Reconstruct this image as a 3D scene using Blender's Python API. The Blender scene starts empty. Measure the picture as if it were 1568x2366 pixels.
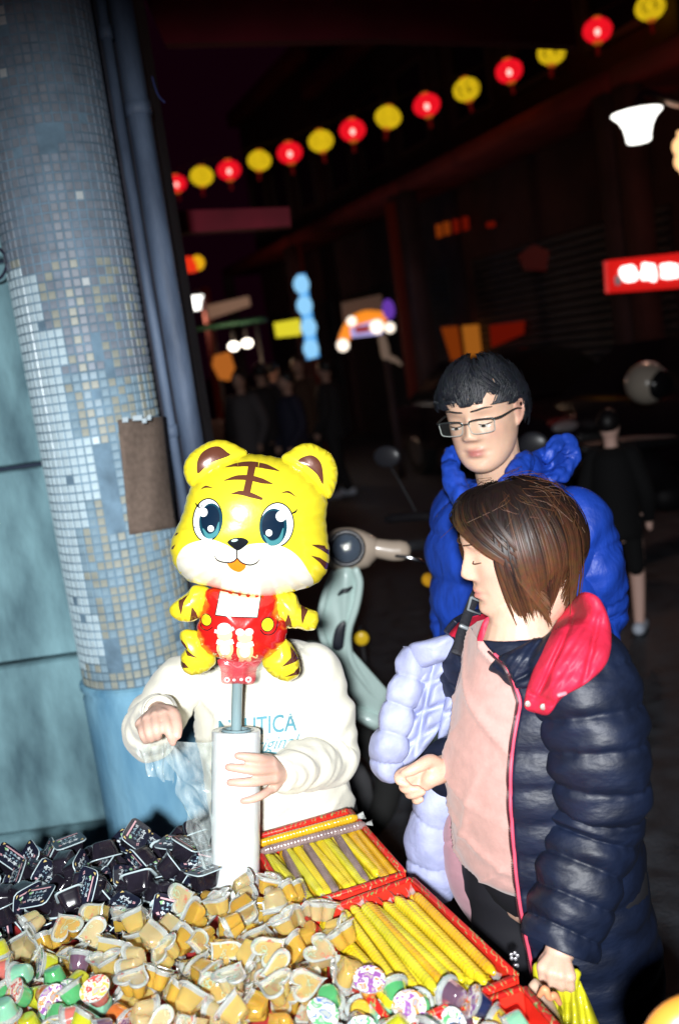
import bpy, bmesh, math, random
import numpy as np
from mathutils import Matrix, Vector, Quaternion
from mathutils.bvhtree import BVHTree
random.seed(7); rng = np.random.RandomState(7)
scene = bpy.context.scene
COL = scene.collection
# ------------------------------------------------------------------ camera
F, CX, CY, H = 2300., 784., 1183., 1.72          # focal length and centre on a 1568 x 2366 grid, camera height in m
PITCH, ROLL = math.radians(-9.0), math.radians(8.0)
f0 = np.array([0, math.cos(PITCH), math.sin(PITCH)]); r0 = np.array([1., 0, 0]); u0 = np.cross(r0, f0)
RV = r0*math.cos(ROLL) - u0*math.sin(ROLL); UV = r0*math.sin(ROLL) + u0*math.cos(ROLL)
CAMP = np.array([0, 0, H])
def ray(x, y): return f0*F + RV*(x-CX) - UV*(y-CY)
def P(x, y, Y):                                    # photo direction, at a chosen horizontal distance Y
    d = ray(x, y); return CAMP + d*(Y/d[1])
def ZP(x, y, z):                                   # photo direction, at a chosen height z
    d = ray(x, y); return CAMP + d*((z-H)/d[2])
def proj(p):
    v = np.asarray(p, float)-CAMP; k = F/(v@f0); return CX+(v@RV)*k, CY-(v@UV)*k
cam = bpy.data.cameras.new('camera'); camo = bpy.data.objects.new('camera', cam); COL.objects.link(camo)
cam.sensor_fit = 'VERTICAL'; cam.sensor_height = 36; cam.sensor_width = 24; cam.lens = F/2366*36
cam.clip_start = 0.05; cam.clip_end = 400
M = Matrix.Identity(4)
for i in range(3):
    M[i][0] = RV[i]; M[i][1] = UV[i]; M[i][2] = -f0[i]; M[i][3] = CAMP[i]
camo.matrix_world = M
cam.dof.use_dof = True; cam.dof.focus_distance = 1.86; cam.dof.aperture_fstop = 2.4
scene.camera = camo
# ------------------------------------------------------------------ night sky, flash, exposure
world = bpy.data.worlds.new('World'); scene.world = world; world.use_nodes = True
wn = world.node_tree.nodes; bg = wn['Background']
bg.inputs['Color'].default_value = (0.0045, 0.0003, 0.0022, 1); bg.inputs['Strength'].default_value = 0.9
fl = bpy.data.lights.new('flash', 'SPOT'); flo = bpy.data.objects.new('flash', fl); COL.objects.link(flo)
fl.energy = 690; fl.color = (0.97, 0.99, 1.0); fl.shadow_soft_size = 0.05
fl.spot_size = math.radians(68); fl.spot_blend = 1.0
FLP = Vector((-0.05, -0.60, 1.92)); flo.location = FLP
flo.rotation_euler = (Vector((-0.26, 2.0, 1.05))-FLP).to_track_quat('-Z', 'Y').to_euler()
scene.view_settings.view_transform = 'Standard'; scene.view_settings.look = 'None'
scene.view_settings.exposure = 0.0; scene.view_settings.gamma = 1.0
scene.render.engine = 'CYCLES'
scene.cycles.max_bounces = 8; scene.cycles.transparent_max_bounces = 16
# ------------------------------------------------------------------ materials
MATS = {}
def mat(name, col, rough=0.5, metal=0.0, trans=0.0, coat=0.0, sheen=0.0, ior=1.45, var=0.0, vscale=40, bump=0.0, bscale=120,
        emit=None, estr=0.0, sss=0.0, alpha=1.0, spec=0.5, stretch=None, col2=None, rvar=0.0, anis=0.0):
    if name in MATS: return MATS[name]
    m = bpy.data.materials.new(name); m.use_nodes = True; nt = m.node_tree; b = nt.nodes['Principled BSDF']
    c = (*col, 1)
    b.inputs['Base Color'].default_value = c; b.inputs['Roughness'].default_value = rough; b.inputs['Metallic'].default_value = metal
    b.inputs['Transmission Weight'].default_value = trans; b.inputs['Coat Weight'].default_value = coat
    b.inputs['Coat Roughness'].default_value = 0.12; b.inputs['IOR'].default_value = ior
    b.inputs['Sheen Weight'].default_value = sheen; b.inputs['Alpha'].default_value = alpha
    b.inputs['Specular IOR Level'].default_value = spec
    if sss:
        b.inputs['Subsurface Weight'].default_value = sss; b.inputs['Subsurface Radius'].default_value = (0.012, 0.005, 0.003)
        b.inputs['Subsurface Scale'].default_value = 1.0
    if emit:
        b.inputs['Emission Color'].default_value = (*emit, 1); b.inputs['Emission Strength'].default_value = estr
    def vec(s):
        tc = nt.nodes.new('ShaderNodeTexCoord'); mp = nt.nodes.new('ShaderNodeMapping')
        nt.links.new(tc.outputs['Object'], mp.inputs['Vector'])
        if s is not None: mp.inputs['Scale'].default_value = s
        return mp.outputs['Vector']
    if var or col2:
        n = nt.nodes.new('ShaderNodeTexNoise'); n.inputs['Scale'].default_value = vscale; n.inputs['Detail'].default_value = 5
        nt.links.new(vec(stretch), n.inputs['Vector'])
        r = nt.nodes.new('ShaderNodeValToRGB'); r.color_ramp.elements[0].position = 0.32; r.color_ramp.elements[1].position = 0.68
        r.color_ramp.elements[0].color = (*[max(0, q*(1-var)) for q in col], 1)
        r.color_ramp.elements[1].color = (*(col2 if col2 else [min(1, q*(1+var)) for q in col]), 1)
        nt.links.new(n.outputs['Fac'], r.inputs['Fac']); nt.links.new(r.outputs['Color'], b.inputs['Base Color'])
        if rvar:
            mr = nt.nodes.new('ShaderNodeMapRange'); mr.inputs['To Min'].default_value = max(0.02, rough-rvar); mr.inputs['To Max'].default_value = rough+rvar
            nt.links.new(n.outputs['Fac'], mr.inputs['Value']); nt.links.new(mr.outputs['Result'], b.inputs['Roughness'])
    if bump:
        n2 = nt.nodes.new('ShaderNodeTexNoise'); n2.inputs['Scale'].default_value = bscale; n2.inputs['Detail'].default_value = 4
        nt.links.new(vec(stretch), n2.inputs['Vector'])
        bp = nt.nodes.new('ShaderNodeBump'); bp.inputs['Strength'].default_value = bump; bp.inputs['Distance'].default_value = 0.01
        nt.links.new(n2.outputs['Fac'], bp.inputs['Height']); nt.links.new(bp.outputs['Normal'], b.inputs['Normal'])
    MATS[name] = m
    return m
def emission(name, col, s):
    if name in MATS: return MATS[name]
    m = bpy.data.materials.new(name); m.use_nodes = True; nt = m.node_tree; nt.nodes.clear()
    o = nt.nodes.new('ShaderNodeOutputMaterial'); e = nt.nodes.new('ShaderNodeEmission')
    e.inputs['Color'].default_value = (*col, 1); e.inputs['Strength'].default_value = s
    nt.links.new(e.outputs[0], o.inputs[0]); MATS[name] = m; return m
def film_mat(name, col, opac, rough, nscale=30, stretch=(1, 1, 1)):      # clear plastic film: mostly see-through, glossy, milky where creased
    if name in MATS: return MATS[name]
    m = bpy.data.materials.new(name); m.use_nodes = True; nt = m.node_tree; nt.nodes.clear()
    o = nt.nodes.new('ShaderNodeOutputMaterial'); mx = nt.nodes.new('ShaderNodeMixShader')
    t = nt.nodes.new('ShaderNodeBsdfTransparent'); t.inputs[0].default_value = (0.93, 0.96, 0.95, 1)
    p = nt.nodes.new('ShaderNodeBsdfPrincipled'); p.inputs['Base Color'].default_value = (*col, 1); p.inputs['Roughness'].default_value = rough
    p.inputs['Specular IOR Level'].default_value = 0.9
    tc = nt.nodes.new('ShaderNodeTexCoord'); mp = nt.nodes.new('ShaderNodeMapping'); mp.inputs['Scale'].default_value = stretch
    n = nt.nodes.new('ShaderNodeTexNoise'); n.inputs['Scale'].default_value = nscale; n.inputs['Detail'].default_value = 3
    r = nt.nodes.new('ShaderNodeMapRange'); r.inputs['From Min'].default_value = 0.35; r.inputs['From Max'].default_value = 0.75
    r.inputs['To Min'].default_value = opac*0.4; r.inputs['To Max'].default_value = min(1, opac*2.0)
    nt.links.new(tc.outputs['Object'], mp.inputs['Vector']); nt.links.new(mp.outputs['Vector'], n.inputs['Vector'])
    nt.links.new(n.outputs['Fac'], r.inputs['Value']); nt.links.new(r.outputs['Result'], mx.inputs['Fac'])
    nt.links.new(t.outputs[0], mx.inputs[1]); nt.links.new(p.outputs[0], mx.inputs[2]); nt.links.new(mx.outputs[0], o.inputs[0])
    MATS[name] = m; return m
# ------------------------------------------------------------------ mesh helpers
def A(*p): return np.array(p, float)
def norm(v): v = np.asarray(v, float); return v/(np.linalg.norm(v)+1e-12)
def catmull(pts, n):
    pts = np.asarray(pts, float)
    if len(pts) < 3: return np.array([pts[0]+(pts[-1]-pts[0])*t for t in np.linspace(0, 1, n)])
    q = np.vstack([2*pts[0]-pts[1], pts, 2*pts[-1]-pts[-2]]); out = []
    for t in np.linspace(0, len(pts)-1-1e-9, n):
        i = int(t); u = t-i; a, b, c, d = q[i:i+4]
        out.append(0.5*((2*b)+(-a+c)*u+(2*a-5*b+4*c-d)*u*u+(-a+3*b-3*c+d)*u**3))
    return np.array(out)
def closed_spline(pts, n):
    pts = np.asarray(pts, float); k = len(pts); out = []
    for t in np.linspace(0, k, n, endpoint=False):
        i = int(t); u = t-i; a, b, c, d = (pts[(i+j-1) % k] for j in range(4))
        out.append(0.5*((2*b)+(-a+c)*u+(2*a-5*b+4*c-d)*u*u+(-a+3*b-3*c+d)*u**3))
    return np.array(out)
class MB:
    def __init__(s): s.v = []; s.f = []; s.m = []; s.n = 0
    def add(s, v, f, m=0):
        v = np.asarray(v, float).reshape(-1, 3); s.v.append(v)
        for q in f: s.f.append(tuple(int(i)+s.n for i in q)); s.m.append(m)
        s.n += len(v); return s
    def grid(s, G, m=0, wrap=False, cap0=False, cap1=False):
        G = np.asarray(G, float); a, b = G.shape[:2]; f = []
        for i in range(a-1):
            for j in range(b if wrap else b-1):
                k = (j+1) % b; f.append((i*b+j, i*b+k, (i+1)*b+k, (i+1)*b+j))
        v = G.reshape(-1, 3)
        if cap0: v = np.vstack([v, G[0].mean(0)]); c = len(v)-1; f += [(c, (j+1) % b, j) for j in range(b)]
        if cap1: v = np.vstack([v, G[-1].mean(0)]); c = len(v)-1; o = (a-1)*b; f += [(c, o+j, o+(j+1) % b) for j in range(b)]
        return s.add(v, f, m)
    def tube(s, pts, radii, n=14, sub=None, m=0, caps=True, rnd=True, up=None, flat=1.0):
        pts = np.asarray(pts, float); radii = np.asarray(radii, float)
        if radii.ndim == 0: radii = np.full(len(pts), float(radii))
        if sub:
            k = len(pts); t = np.linspace(0, k-1, sub); pts = catmull(pts, sub); radii = np.interp(t, np.arange(k), radii)
        T = np.gradient(pts, axis=0); T = T/(np.linalg.norm(T, axis=1, keepdims=True)+1e-12)
        u = np.asarray(up if up is not None else ([0, 0, 1] if abs(T[0][2]) < .9 else [0, 1, 0]), float)
        rings = []
        if rnd and caps:
            extra = [(-0.55, .83), (-0.9, .45)]
            P0 = [pts[0]+T[0]*radii[0]*e for e, _ in extra[::-1]]; R0 = [radii[0]*r for _, r in extra[::-1]]
            P1 = [pts[-1]-T[-1]*radii[-1]*e for e, _ in extra]; R1 = [radii[-1]*r for _, r in extra]
            pts = np.vstack([P0, pts, P1]); radii = np.concatenate([R0, radii, R1]); T = np.vstack([[T[0]]*2, T, [T[-1]]*2])
        th = np.linspace(0, 2*np.pi, n, endpoint=False)
        for p, r, t in zip(pts, radii, T):
            a = norm(u-t*(u@t)); b = np.cross(t, a); u = a
            rings.append(p+r*(np.cos(th)[:, None]*a*flat+np.sin(th)[:, None]*b))
        return s.grid(rings, m, True, caps, caps)
    def ellipsoid(s, c, r, axes=None, nu=20, nv=14, m=0):
        c = np.asarray(c, float); ax = np.eye(3) if axes is None else np.asarray(axes, float)
        th = np.linspace(0, 2*np.pi, nu, endpoint=False); G = []
        for ph in np.linspace(-np.pi/2+.05, np.pi/2-.05, nv):
            L = np.stack([r[0]*np.cos(ph)*np.cos(th), r[1]*np.cos(ph)*np.sin(th), np.full(nu, r[2]*np.sin(ph))], 1)
            G.append(c+L@ax)
        return s.grid(G, m, True, True, True)
    def box(s, c, size, axes=None, m=0, bev=0.0):
        c = np.asarray(c, float); ax = np.eye(3) if axes is None else np.asarray(axes, float); h = np.asarray(size, float)/2
        if bev <= 0:
            L = np.array([[x, y, z] for z in (-1, 1) for y in (-1, 1) for x in (-1, 1)])*h
            return s.add(c+L@ax, [(0, 2, 3, 1), (4, 5, 7, 6), (0, 1, 5, 4), (2, 6, 7, 3), (0, 4, 6, 2), (1, 3, 7, 5)], m)
        def ring(z, k):
            hx, hy = h[0]-k, h[1]-k; b = min(bev, hx*.9, hy*.9)
            return [(hx-b, -hy, z), (hx, -hy+b, z), (hx, hy-b, z), (hx-b, hy, z), (-hx+b, hy, z), (-hx, hy-b, z), (-hx, -hy+b, z), (-hx+b, -hy, z)]
        G = np.array([ring(-h[2], bev), ring(-h[2]+bev, 0), ring(h[2]-bev, 0), ring(h[2], bev)])
        return s.grid(c+G@ax, m, True, True, True)
    def prism(s, outline, off, m=0):                 # outline: Nx3 loop, off: thickness vector
        o = np.asarray(outline, float); n = len(o); off = np.asarray(off, float)
        c0 = o.mean(0); v = np.vstack([o, o+off, [c0], [c0+off]])
        f = [(i, (i+1) % n, n+(i+1) % n, n+i) for i in range(n)]+[(2*n, (i+1) % n, i) for i in range(n)]+[(2*n+1, n+i, n+(i+1) % n) for i in range(n)]
        return s.add(v, f, m)
    def mesh(s, name, mats, smooth=True):
        me = bpy.data.meshes.new(name)
        v = np.vstack(s.v) if s.v else np.zeros((0, 3))
        me.from_pydata(v.tolist(), [], s.f)
        for m in (mats if isinstance(mats, (list, tuple)) else [mats]): me.materials.append(m)
        if me.polygons:
            me.polygons.foreach_set('material_index', s.m); me.polygons.foreach_set('use_smooth', [bool(smooth)]*len(s.f))
        me.update(); return me
WOFF = {}
def link(name, me, parent=None):
    o = bpy.data.objects.new(name, me); COL.objects.link(o)
    if parent is not None:
        o.parent = parent; w = WOFF.get(parent.name, (0, 0, 0)); o.location = (-w[0], -w[1], -w[2])
    WOFF[o.name] = (0, 0, 0)
    return o
def build(name, mb, mats, parent=None, smooth=True, fixn=True):
    me = mb.mesh(name, mats, smooth)
    if fixn:
        bm = bmesh.new(); bm.from_mesh(me); bmesh.ops.recalc_face_normals(bm, faces=bm.faces); bm.to_mesh(me); bm.free()
    return link(name, me, parent)
def tag(o, label=None, cat=None, group=None, kind=None):
    if label: o['label'] = label
    if cat: o['category'] = cat
    if group: o['group'] = group
    if kind: o['kind'] = kind
    return o
def thing(name, loc, label, cat, group=None):
    o = bpy.data.objects.new(name, None); COL.objects.link(o); o.empty_display_size = 0.05
    o.location = tuple(float(x) for x in loc); WOFF[o.name] = tuple(float(x) for x in loc)
    return tag(o, label, cat, group)
def autosmooth(o, ang=40):
    me = o.data; bm = bmesh.new(); bm.from_mesh(me); a = math.radians(ang)
    for e in bm.edges:
        e.smooth = not (len(e.link_faces) == 2 and e.calc_face_angle(0) > a)
    bm.to_mesh(me); bm.free(); return o
def text_mb(txt, size=1.0, shear=0.0, extrude=0.0, bold=0.0):
    cu = bpy.data.curves.new('lettering', 'FONT'); cu.body = txt; cu.size = size; cu.shear = shear; cu.extrude = extrude; cu.offset = bold
    cu.align_x = 'CENTER'; cu.align_y = 'CENTER'; cu.resolution_u = 4
    o = bpy.data.objects.new('lettering', cu); COL.objects.link(o)
    dg = bpy.context.evaluated_depsgraph_get(); me = bpy.data.meshes.new_from_object(o.evaluated_get(dg))
    bm = bmesh.new(); bm.from_mesh(me); bmesh.ops.triangulate(bm, faces=bm.faces)
    v = np.array([p.co[:] for p in bm.verts]); bm.verts.index_update(); f = [[q.index for q in p.verts] for p in bm.faces]
    bm.free(); bpy.data.objects.remove(o); bpy.data.curves.remove(cu); bpy.data.meshes.remove(me)
    return v, f
def remesh_union(mb, voxel, smooth_it=3):
    me = mb.mesh('tmp', []); o = bpy.data.objects.new('tmp', me); COL.objects.link(o)
    r = o.modifiers.new('r', 'REMESH'); r.mode = 'VOXEL'; r.voxel_size = voxel; r.use_smooth_shade = True
    if smooth_it:
        sm = o.modifiers.new('s', 'SMOOTH'); sm.factor = 0.5; sm.iterations = smooth_it
    dg = bpy.context.evaluated_depsgraph_get(); out = bpy.data.meshes.new_from_object(o.evaluated_get(dg))
    bpy.data.objects.remove(o); bpy.data.meshes.remove(me)
    out.polygons.foreach_set('use_smooth', [True]*len(out.polygons)); out.update()
    return out
# ================================================================== SETTING
asphalt = mat('asphalt', (0.045, 0.05, 0.06), 0.55, var=0.5, vscale=9, bump=0.5, bscale=60, rvar=0.2)
mb = MB(); n = 24
xs = np.concatenate([np.linspace(-160, -6, 6), np.linspace(-5, 6, 16), np.linspace(7, 160, 6)]); ys = np.concatenate([np.linspace(-60, 0, 4), np.linspace(.5, 12, 18), np.linspace(14, 220, 8)])
mb.grid(np.array([[[x, y, 0.0] for x in xs] for y in ys]))
tag(build('street', mb, asphalt), kind='structure', label='dark worn asphalt street surface under the stall')

# ---- concrete block wall beside the column
concrete = mat('wall_concrete', (0.14, 0.28, 0.35), 0.9, var=0.5, vscale=7, bump=0.5, bscale=50, stretch=(1, 1, .4), col2=(0.27, 0.48, 0.54))
grout = mat('grout_dark', (0.03, 0.045, 0.08), 0.95)
wl = thing('concrete_wall', (-1.9, 3.19, 0), 'grey green concrete block wall standing behind the tiled column', 'wall')
mb = MB(); mb.box((-1.95, 3.28, 1.9), (2.1, .12, 3.8)); build('core', mb, grout, wl)
for i, (z0, z1) in enumerate([(0, .285), (.285, .872), (.872, 1.505), (1.505, 2.14), (2.14, 2.78), (2.78, 3.8)]):
    for x0, x1 in ((-3.0, -1.93), (-1.93, -.84)):
        mb = MB(); mb.box(((x0+x1)/2, 3.19, (z0+z1)/2), (x1-x0-.012, .07, z1-z0-.016), bev=.006); autosmooth(build('block', mb, concrete, wl))

# ---- mosaic column
CXC, CYC, CR = -0.690, 3.06, 0.183
plaster = mat('column_mortar', (0.18, 0.29, 0.39), 0.9, var=0.3, vscale=14, bump=0.25, bscale=90)
plinthm = mat('column_plinth_paint', (0.15, 0.42, 0.68), 0.85, var=0.35, vscale=8, bump=0.4, bscale=50, stretch=(1, 1, .3), col2=(0.28, 0.56, 0.74))
colm = thing('mosaic_column', (CXC, CYC, 0), 'round column clad in small worn mosaic tiles over a blue plinth', 'column')
th = np.linspace(0, 2*np.pi, 64, endpoint=False)
def ring(r, z): return np.stack([CXC+r*np.cos(th), CYC+r*np.sin(th), np.full(64, z)], 1)
mb = MB(); mb.grid([ring(CR, z) for z in np.linspace(.80, 3.7, 12)], wrap=True, cap0=True, cap1=True); build('shaft', mb, plaster, colm)
mb = MB(); mb.grid([ring(CR+.010, 0), ring(CR+.010, .25), ring(CR+.010, .5), ring(CR+.010, .77), ring(CR+.004, .785), ring(CR+.004, .80), ring(CR+.014, .803), ring(CR+.014, .815), ring(CR+.002, .822)], wrap=True, cap0=True); autosmooth(build('plinth', mb, plinthm, colm))
TM = [mat('tile_white', (0.58, 0.74, 0.82), 0.3, var=.08, vscale=30), mat('tile_tan', (0.36, 0.38, 0.33), 0.45, var=.15, vscale=30),
      mat('tile_blue_grey', (0.27, 0.40, 0.49), 0.45, var=.15, vscale=30), mat('tile_brown', (0.24, 0.28, 0.34), 0.45, var=.15, vscale=30),
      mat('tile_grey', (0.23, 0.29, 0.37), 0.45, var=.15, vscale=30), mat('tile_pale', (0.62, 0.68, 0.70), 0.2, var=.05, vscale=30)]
def inpoly(x, y, poly):
    c = False; j = len(poly)-1
    for i in range(len(poly)):
        xi, yi = poly[i]; xj, yj = poly[j]
        if (yi > y) != (yj > y) and x < (xj-xi)*(y-yi)/(yj-yi)+xi: c = not c
        j = i
    return c
def tmesh(i):
    m_ = MB(); w, h, d = .0106, .0112, .0022
    m_.add([(-w, 0, -h), (w, 0, -h), (w, 0, h), (-w, 0, h), (-w+.0016, -d, -h+.0016), (w-.0016, -d, -h+.0016), (w-.0016, -d, h-.0016), (-w+.0016, -d, h-.0016)],
           [(4, 5, 6, 7), (0, 1, 5, 4), (1, 2, 6, 5), (2, 3, 7, 6), (3, 0, 4, 7)])
    return m_
tm = [tmesh(i).mesh('tile', TM[i], False) for i in range(6)]
holes = [[(92, 292), (140, 288), (152, 312), (150, 330), (138, 335), (140, 352), (100, 356)], [(204, 770), (232, 768), (238, 800), (252, 830), (262, 870), (243, 872), (225, 815), (206, 800)],
         [(224, 1028), (262, 1024), (292, 1232), (250, 1236)], [(236, 1482), (274, 1478), (280, 1556), (244, 1558)]]
NC = 46; dth = 2*np.pi/NC; tiles = []
z = .836
while z < 3.55:
    for k in range(NC):
        a = -np.pi/2+k*dth
        a2 = (a+np.pi) % (2*np.pi)-np.pi
        c = A(CXC+CR*math.cos(a), CYC+CR*math.sin(a), z); nn = A(math.cos(a), math.sin(a), 0)
        x, y = proj(c)
        vis = nn@norm(CAMP-c)
        t = 3
        r = rng.rand()
        wb = np.interp(y, [600, 640, 750, 756, 1010, 1012, 1155, 1157, 1210, 1212, 1414, 1416, 1540, 1545], [0, 92, 98, 138, 172, 224, 238, 207, 207, 178, 207, 232, 238, 0])
        if 630 < y < 1541 and x < wb: t = 0
        elif y < 600: t = 3 if r < .45 else 4
        elif y < 860: t = 1 if r < .28 else (3 if r < .8 else 4)
        else: t = 1 if (k % 2 == 0 and r < .85) or r < .25 else 2
        if any(inpoly(x, y, h) for h in holes) or rng.rand() < .006: continue
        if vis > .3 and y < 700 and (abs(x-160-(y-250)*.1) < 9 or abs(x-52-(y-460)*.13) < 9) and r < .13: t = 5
        tiles.append((vis if vis > 0 else -1, t, c, a))
    z += .0262
order = sorted(range(len(tiles)), key=lambda i: -(tiles[i][0]*(2 if tiles[i][2][2] < 2.0 else 1)))
first = set(order[:300]); rest = MB()
tv = np.array([v.co[:] for v in tm[0].vertices]); tf = [tuple(p.vertices) for p in tm[0].polygons]
for i, (vis, t, c, a) in enumerate(tiles):
    jit = (rng.rand(3)-.5)*A(.04, .05, .04)
    R = Matrix.Rotation(a+np.pi/2, 4, 'Z') @ Matrix.Rotation(jit[0], 4, 'X') @ Matrix.Rotation(jit[1], 4, 'Y')
    if i in first:
        o = bpy.data.objects.new('tile', tm[t]); COL.objects.link(o); o.parent = colm
        o.matrix_local = Matrix.Translation((c[0]-CXC, c[1]-CYC, c[2])) @ R
    else:
        rest.add(tv@np.array(R.to_3x3()).T+c, tf, t)
tag(build('tile_field', rest, TM, colm, smooth=False), kind='stuff')

# ---- pipes on the right of the column
pipem = mat('pipe_grey', (0.07, 0.10, 0.17), 0.6, var=.4, vscale=9, col2=(.16, .22, .33), stretch=(1, 1, .25), bump=.2)
for (x, y, r, nm, lab, ct) in [(-.430, 3.16, .036, 'drain_pipe', 'thick grey plastic drain pipe running up beside the tiled column', 'pipe'),
                           (-.490, 3.17, .016, 'conduit_pipe', 'thin grey conduit pipe squeezed between column and drain pipe', 'pipe')]:
    t = thing(nm, (x, y, 0), lab, ct)
    mb = MB(); mb.tube([(x, y, 0), (x, y, 3.7)], [r, r], 20, rnd=False); build('pipe', mb, pipem, t)
    for zz in ((.9, 2.52) if r > .03 else (1.55, 2.75)):
        mb = MB(); mb.tube([(x, y, zz-.02), (x, y, zz-.019), (x, y, zz+.019), (x, y, zz+.02)], [r+.001, r+.004, r+.004, r+.001], 20, rnd=False); build('bracket', mb, pipem, t)
# masonry pier the pipes are fixed to
piermat = mat('pier_dark', (0.035, 0.035, 0.05), .9, var=.3, vscale=8)
mb = MB(); mb.box((-.62, 3.42, 1.9), (.42, .36, 3.8), bev=.01); autosmooth(tag(build('wall_pier', mb, piermat), 'dark masonry pier behind the column carrying the pipes', 'pier'))
# loose wire
mb = MB(); mb.tube([P(352, 178, 3.12), P(358, 200, 3.1), P(367, 222, 3.08), P(380, 236, 3.06)], .0025, 8, sub=14); tag(build('loose_wire', mb, mat('wire_blue', (.06, .08, .25), .5)), 'short loose wire curling off the drain pipe', 'wire')
mb = MB(); mb.tube([P(0, 575, 2.98), P(12, 590, 2.97), P(16, 612, 2.97), P(4, 640, 2.98), P(-20, 650, 3.0)], .004, 8, sub=16); tag(build('cable_loop', mb, mat('wire_dark', (.02, .02, .05), .5)), 'dark cable loop hanging at the edge of the tiled column', 'cable')
# brown paper notice on the column
pap = mat('kraft_paper', (0.17, 0.125, 0.10), .9, var=.18, vscale=60, bump=.1, bscale=200)
G = []
for v in np.linspace(0, 1, 14):
    row = []
    for u in np.linspace(0, 1, 12):
        x = (1-v)*(272+(382-272)*u)+v*(299+(410-299)*u); y = (1-v)*(970-8*u)+v*(1236-18*u)
        # wrap it round the shaft
        d = norm(ray(x, y)); o = CAMP
        b_ = 2*((o[0]-CXC)*d[0]+(o[1]-CYC)*d[1]); a_ = d[0]**2+d[1]**2; rr = CR+.007+.02*max(0, v-.86)+.004*math.sin(9*u+4*v); c_ = (o[0]-CXC)**2+(o[1]-CYC)**2-rr*rr
        disc = b_*b_-4*a_*c_; tt = (-b_-math.sqrt(max(disc, 0)))/(2*a_); row.append(o+d*tt)
    G.append(row)
nt_ = thing('paper_notice', G[13][6], 'brown kraft paper notice taped to the tiled column', 'notice')
mb = MB(); mb.grid(G); o = build('sheet', mb, pap, nt_); md = o.modifiers.new('t', 'SOLIDIFY'); md.thickness = .002
tape = mat('tape', (.5, .6, .66), .25)
for (x, y, w) in [(318, 964, 22), (334, 970, 10), (290, 968, 14), (345, 963, 9)]:
    mb = MB(); p = [P(x-w/2, y-3, 2.868), P(x+w/2, y-5, 2.866), P(x+w/2, y+7, 2.866), P(x-w/2, y+8, 2.868)]; mb.prism(p, (0, -.001, 0)); build('tape', mb, tape, nt_, smooth=False)
for (x, y, w, h) in [(318, 1060, 5, 26), (330, 1100, 12, 4), (325, 1140, 5, 30), (345, 1190, 14, 6), (352, 1120, 5, 24)]:
    pass

# ---- arcade fascia overhead, sign board edge
maroon = mat('maroon_paint', (0.30, 0.012, 0.035), .7, var=.25, vscale=3)
def slab(name, pts, Y, depth, m_, label, ct):
    q = [P(x, y, Y) for x, y in pts]; mb = MB(); mb.prism(q, (0, depth, 0)); return autosmooth(tag(build(name, mb, m_, smooth=False), label, ct))
slab('arcade_fascia', [(300, -90), (1345, -160), (1318, 0), (1332, 104), (1180, 97), (860, 90), (380, 100)], 4.6, .08, maroon, 'dark maroon fascia of the arcade canopy overhead', 'canopy')
slab('sign_board', [(360, 488), (668, 478), (672, 522), (400, 540), (360, 542)], 6.2, .15, maroon, 'long dark maroon board hanging below the lantern string', 'board')

# ---- lantern string across the street
lan_p = [(408, 424, 25, 'r'), (466, 407, 29, 'y'), (529, 393, 29, 'r'), (599, 371, 29, 'y'), (669, 353, 31, 'r'), (741, 326, 31, 'y'), (814, 301, 32, 'r'), (896, 271, 32, 'y'),
         (985, 243, 33, 'r'), (1077, 207, 33, 'y'), (1175, 164, 33, 'r'), (1273, 122, 34, 'y'), (1379, 70, 35, 'r'), (1501, 17, 36, 'y'), (1556, -12, 30, 'y')]
def lantern_shell(name, col, glow, see):
    m = bpy.data.materials.new(name); m.use_nodes = True; nt = m.node_tree; nt.nodes.clear()
    o = nt.nodes.new('ShaderNodeOutputMaterial'); ad = nt.nodes.new('ShaderNodeMixShader'); ad.inputs[0].default_value = see
    e = nt.nodes.new('ShaderNodeEmission'); t = nt.nodes.new('ShaderNodeBsdfTransparent'); t.inputs[0].default_value = (1, .75, .7, 1)
    tc = nt.nodes.new('ShaderNodeTexCoord'); w = nt.nodes.new('ShaderNodeTexNoise'); w.inputs['Scale'].default_value = 14
    mr = nt.nodes.new('ShaderNodeMapRange'); mr.inputs['To Min'].default_value = glow*.55; mr.inputs['To Max'].default_value = glow*1.35
    nt.links.new(tc.outputs['Object'], w.inputs['Vector']); nt.links.new(w.outputs['Fac'], mr.inputs['Value']); nt.links.new(mr.outputs['Result'], e.inputs['Strength'])
    e.inputs['Color'].default_value = (*col, 1)
    nt.links.new(e.outputs[0], ad.inputs[1]); nt.links.new(t.outputs[0], ad.inputs[2]); nt.links.new(ad.outputs[0], o.inputs[0]); return m
shr = lantern_shell('lantern_red_silk', (1.0, .008, .02), .95, .25); shy = lantern_shell('lantern_yellow_silk', (1.0, .66, .012), .68, .0)
bulb = emission('lantern_bulb', (1, .75, .7), 6.0)
gold = mat('lantern_gold', (.6, .2, .03), .5, emit=(1, .25, .02), estr=.35); tass = mat('lantern_tassel', (.25, .01, .02), .8, emit=(1, .02, .02), estr=.04)
ink = mat('lantern_ink', (.03, .02, 0), .8)
RL = .175
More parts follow.
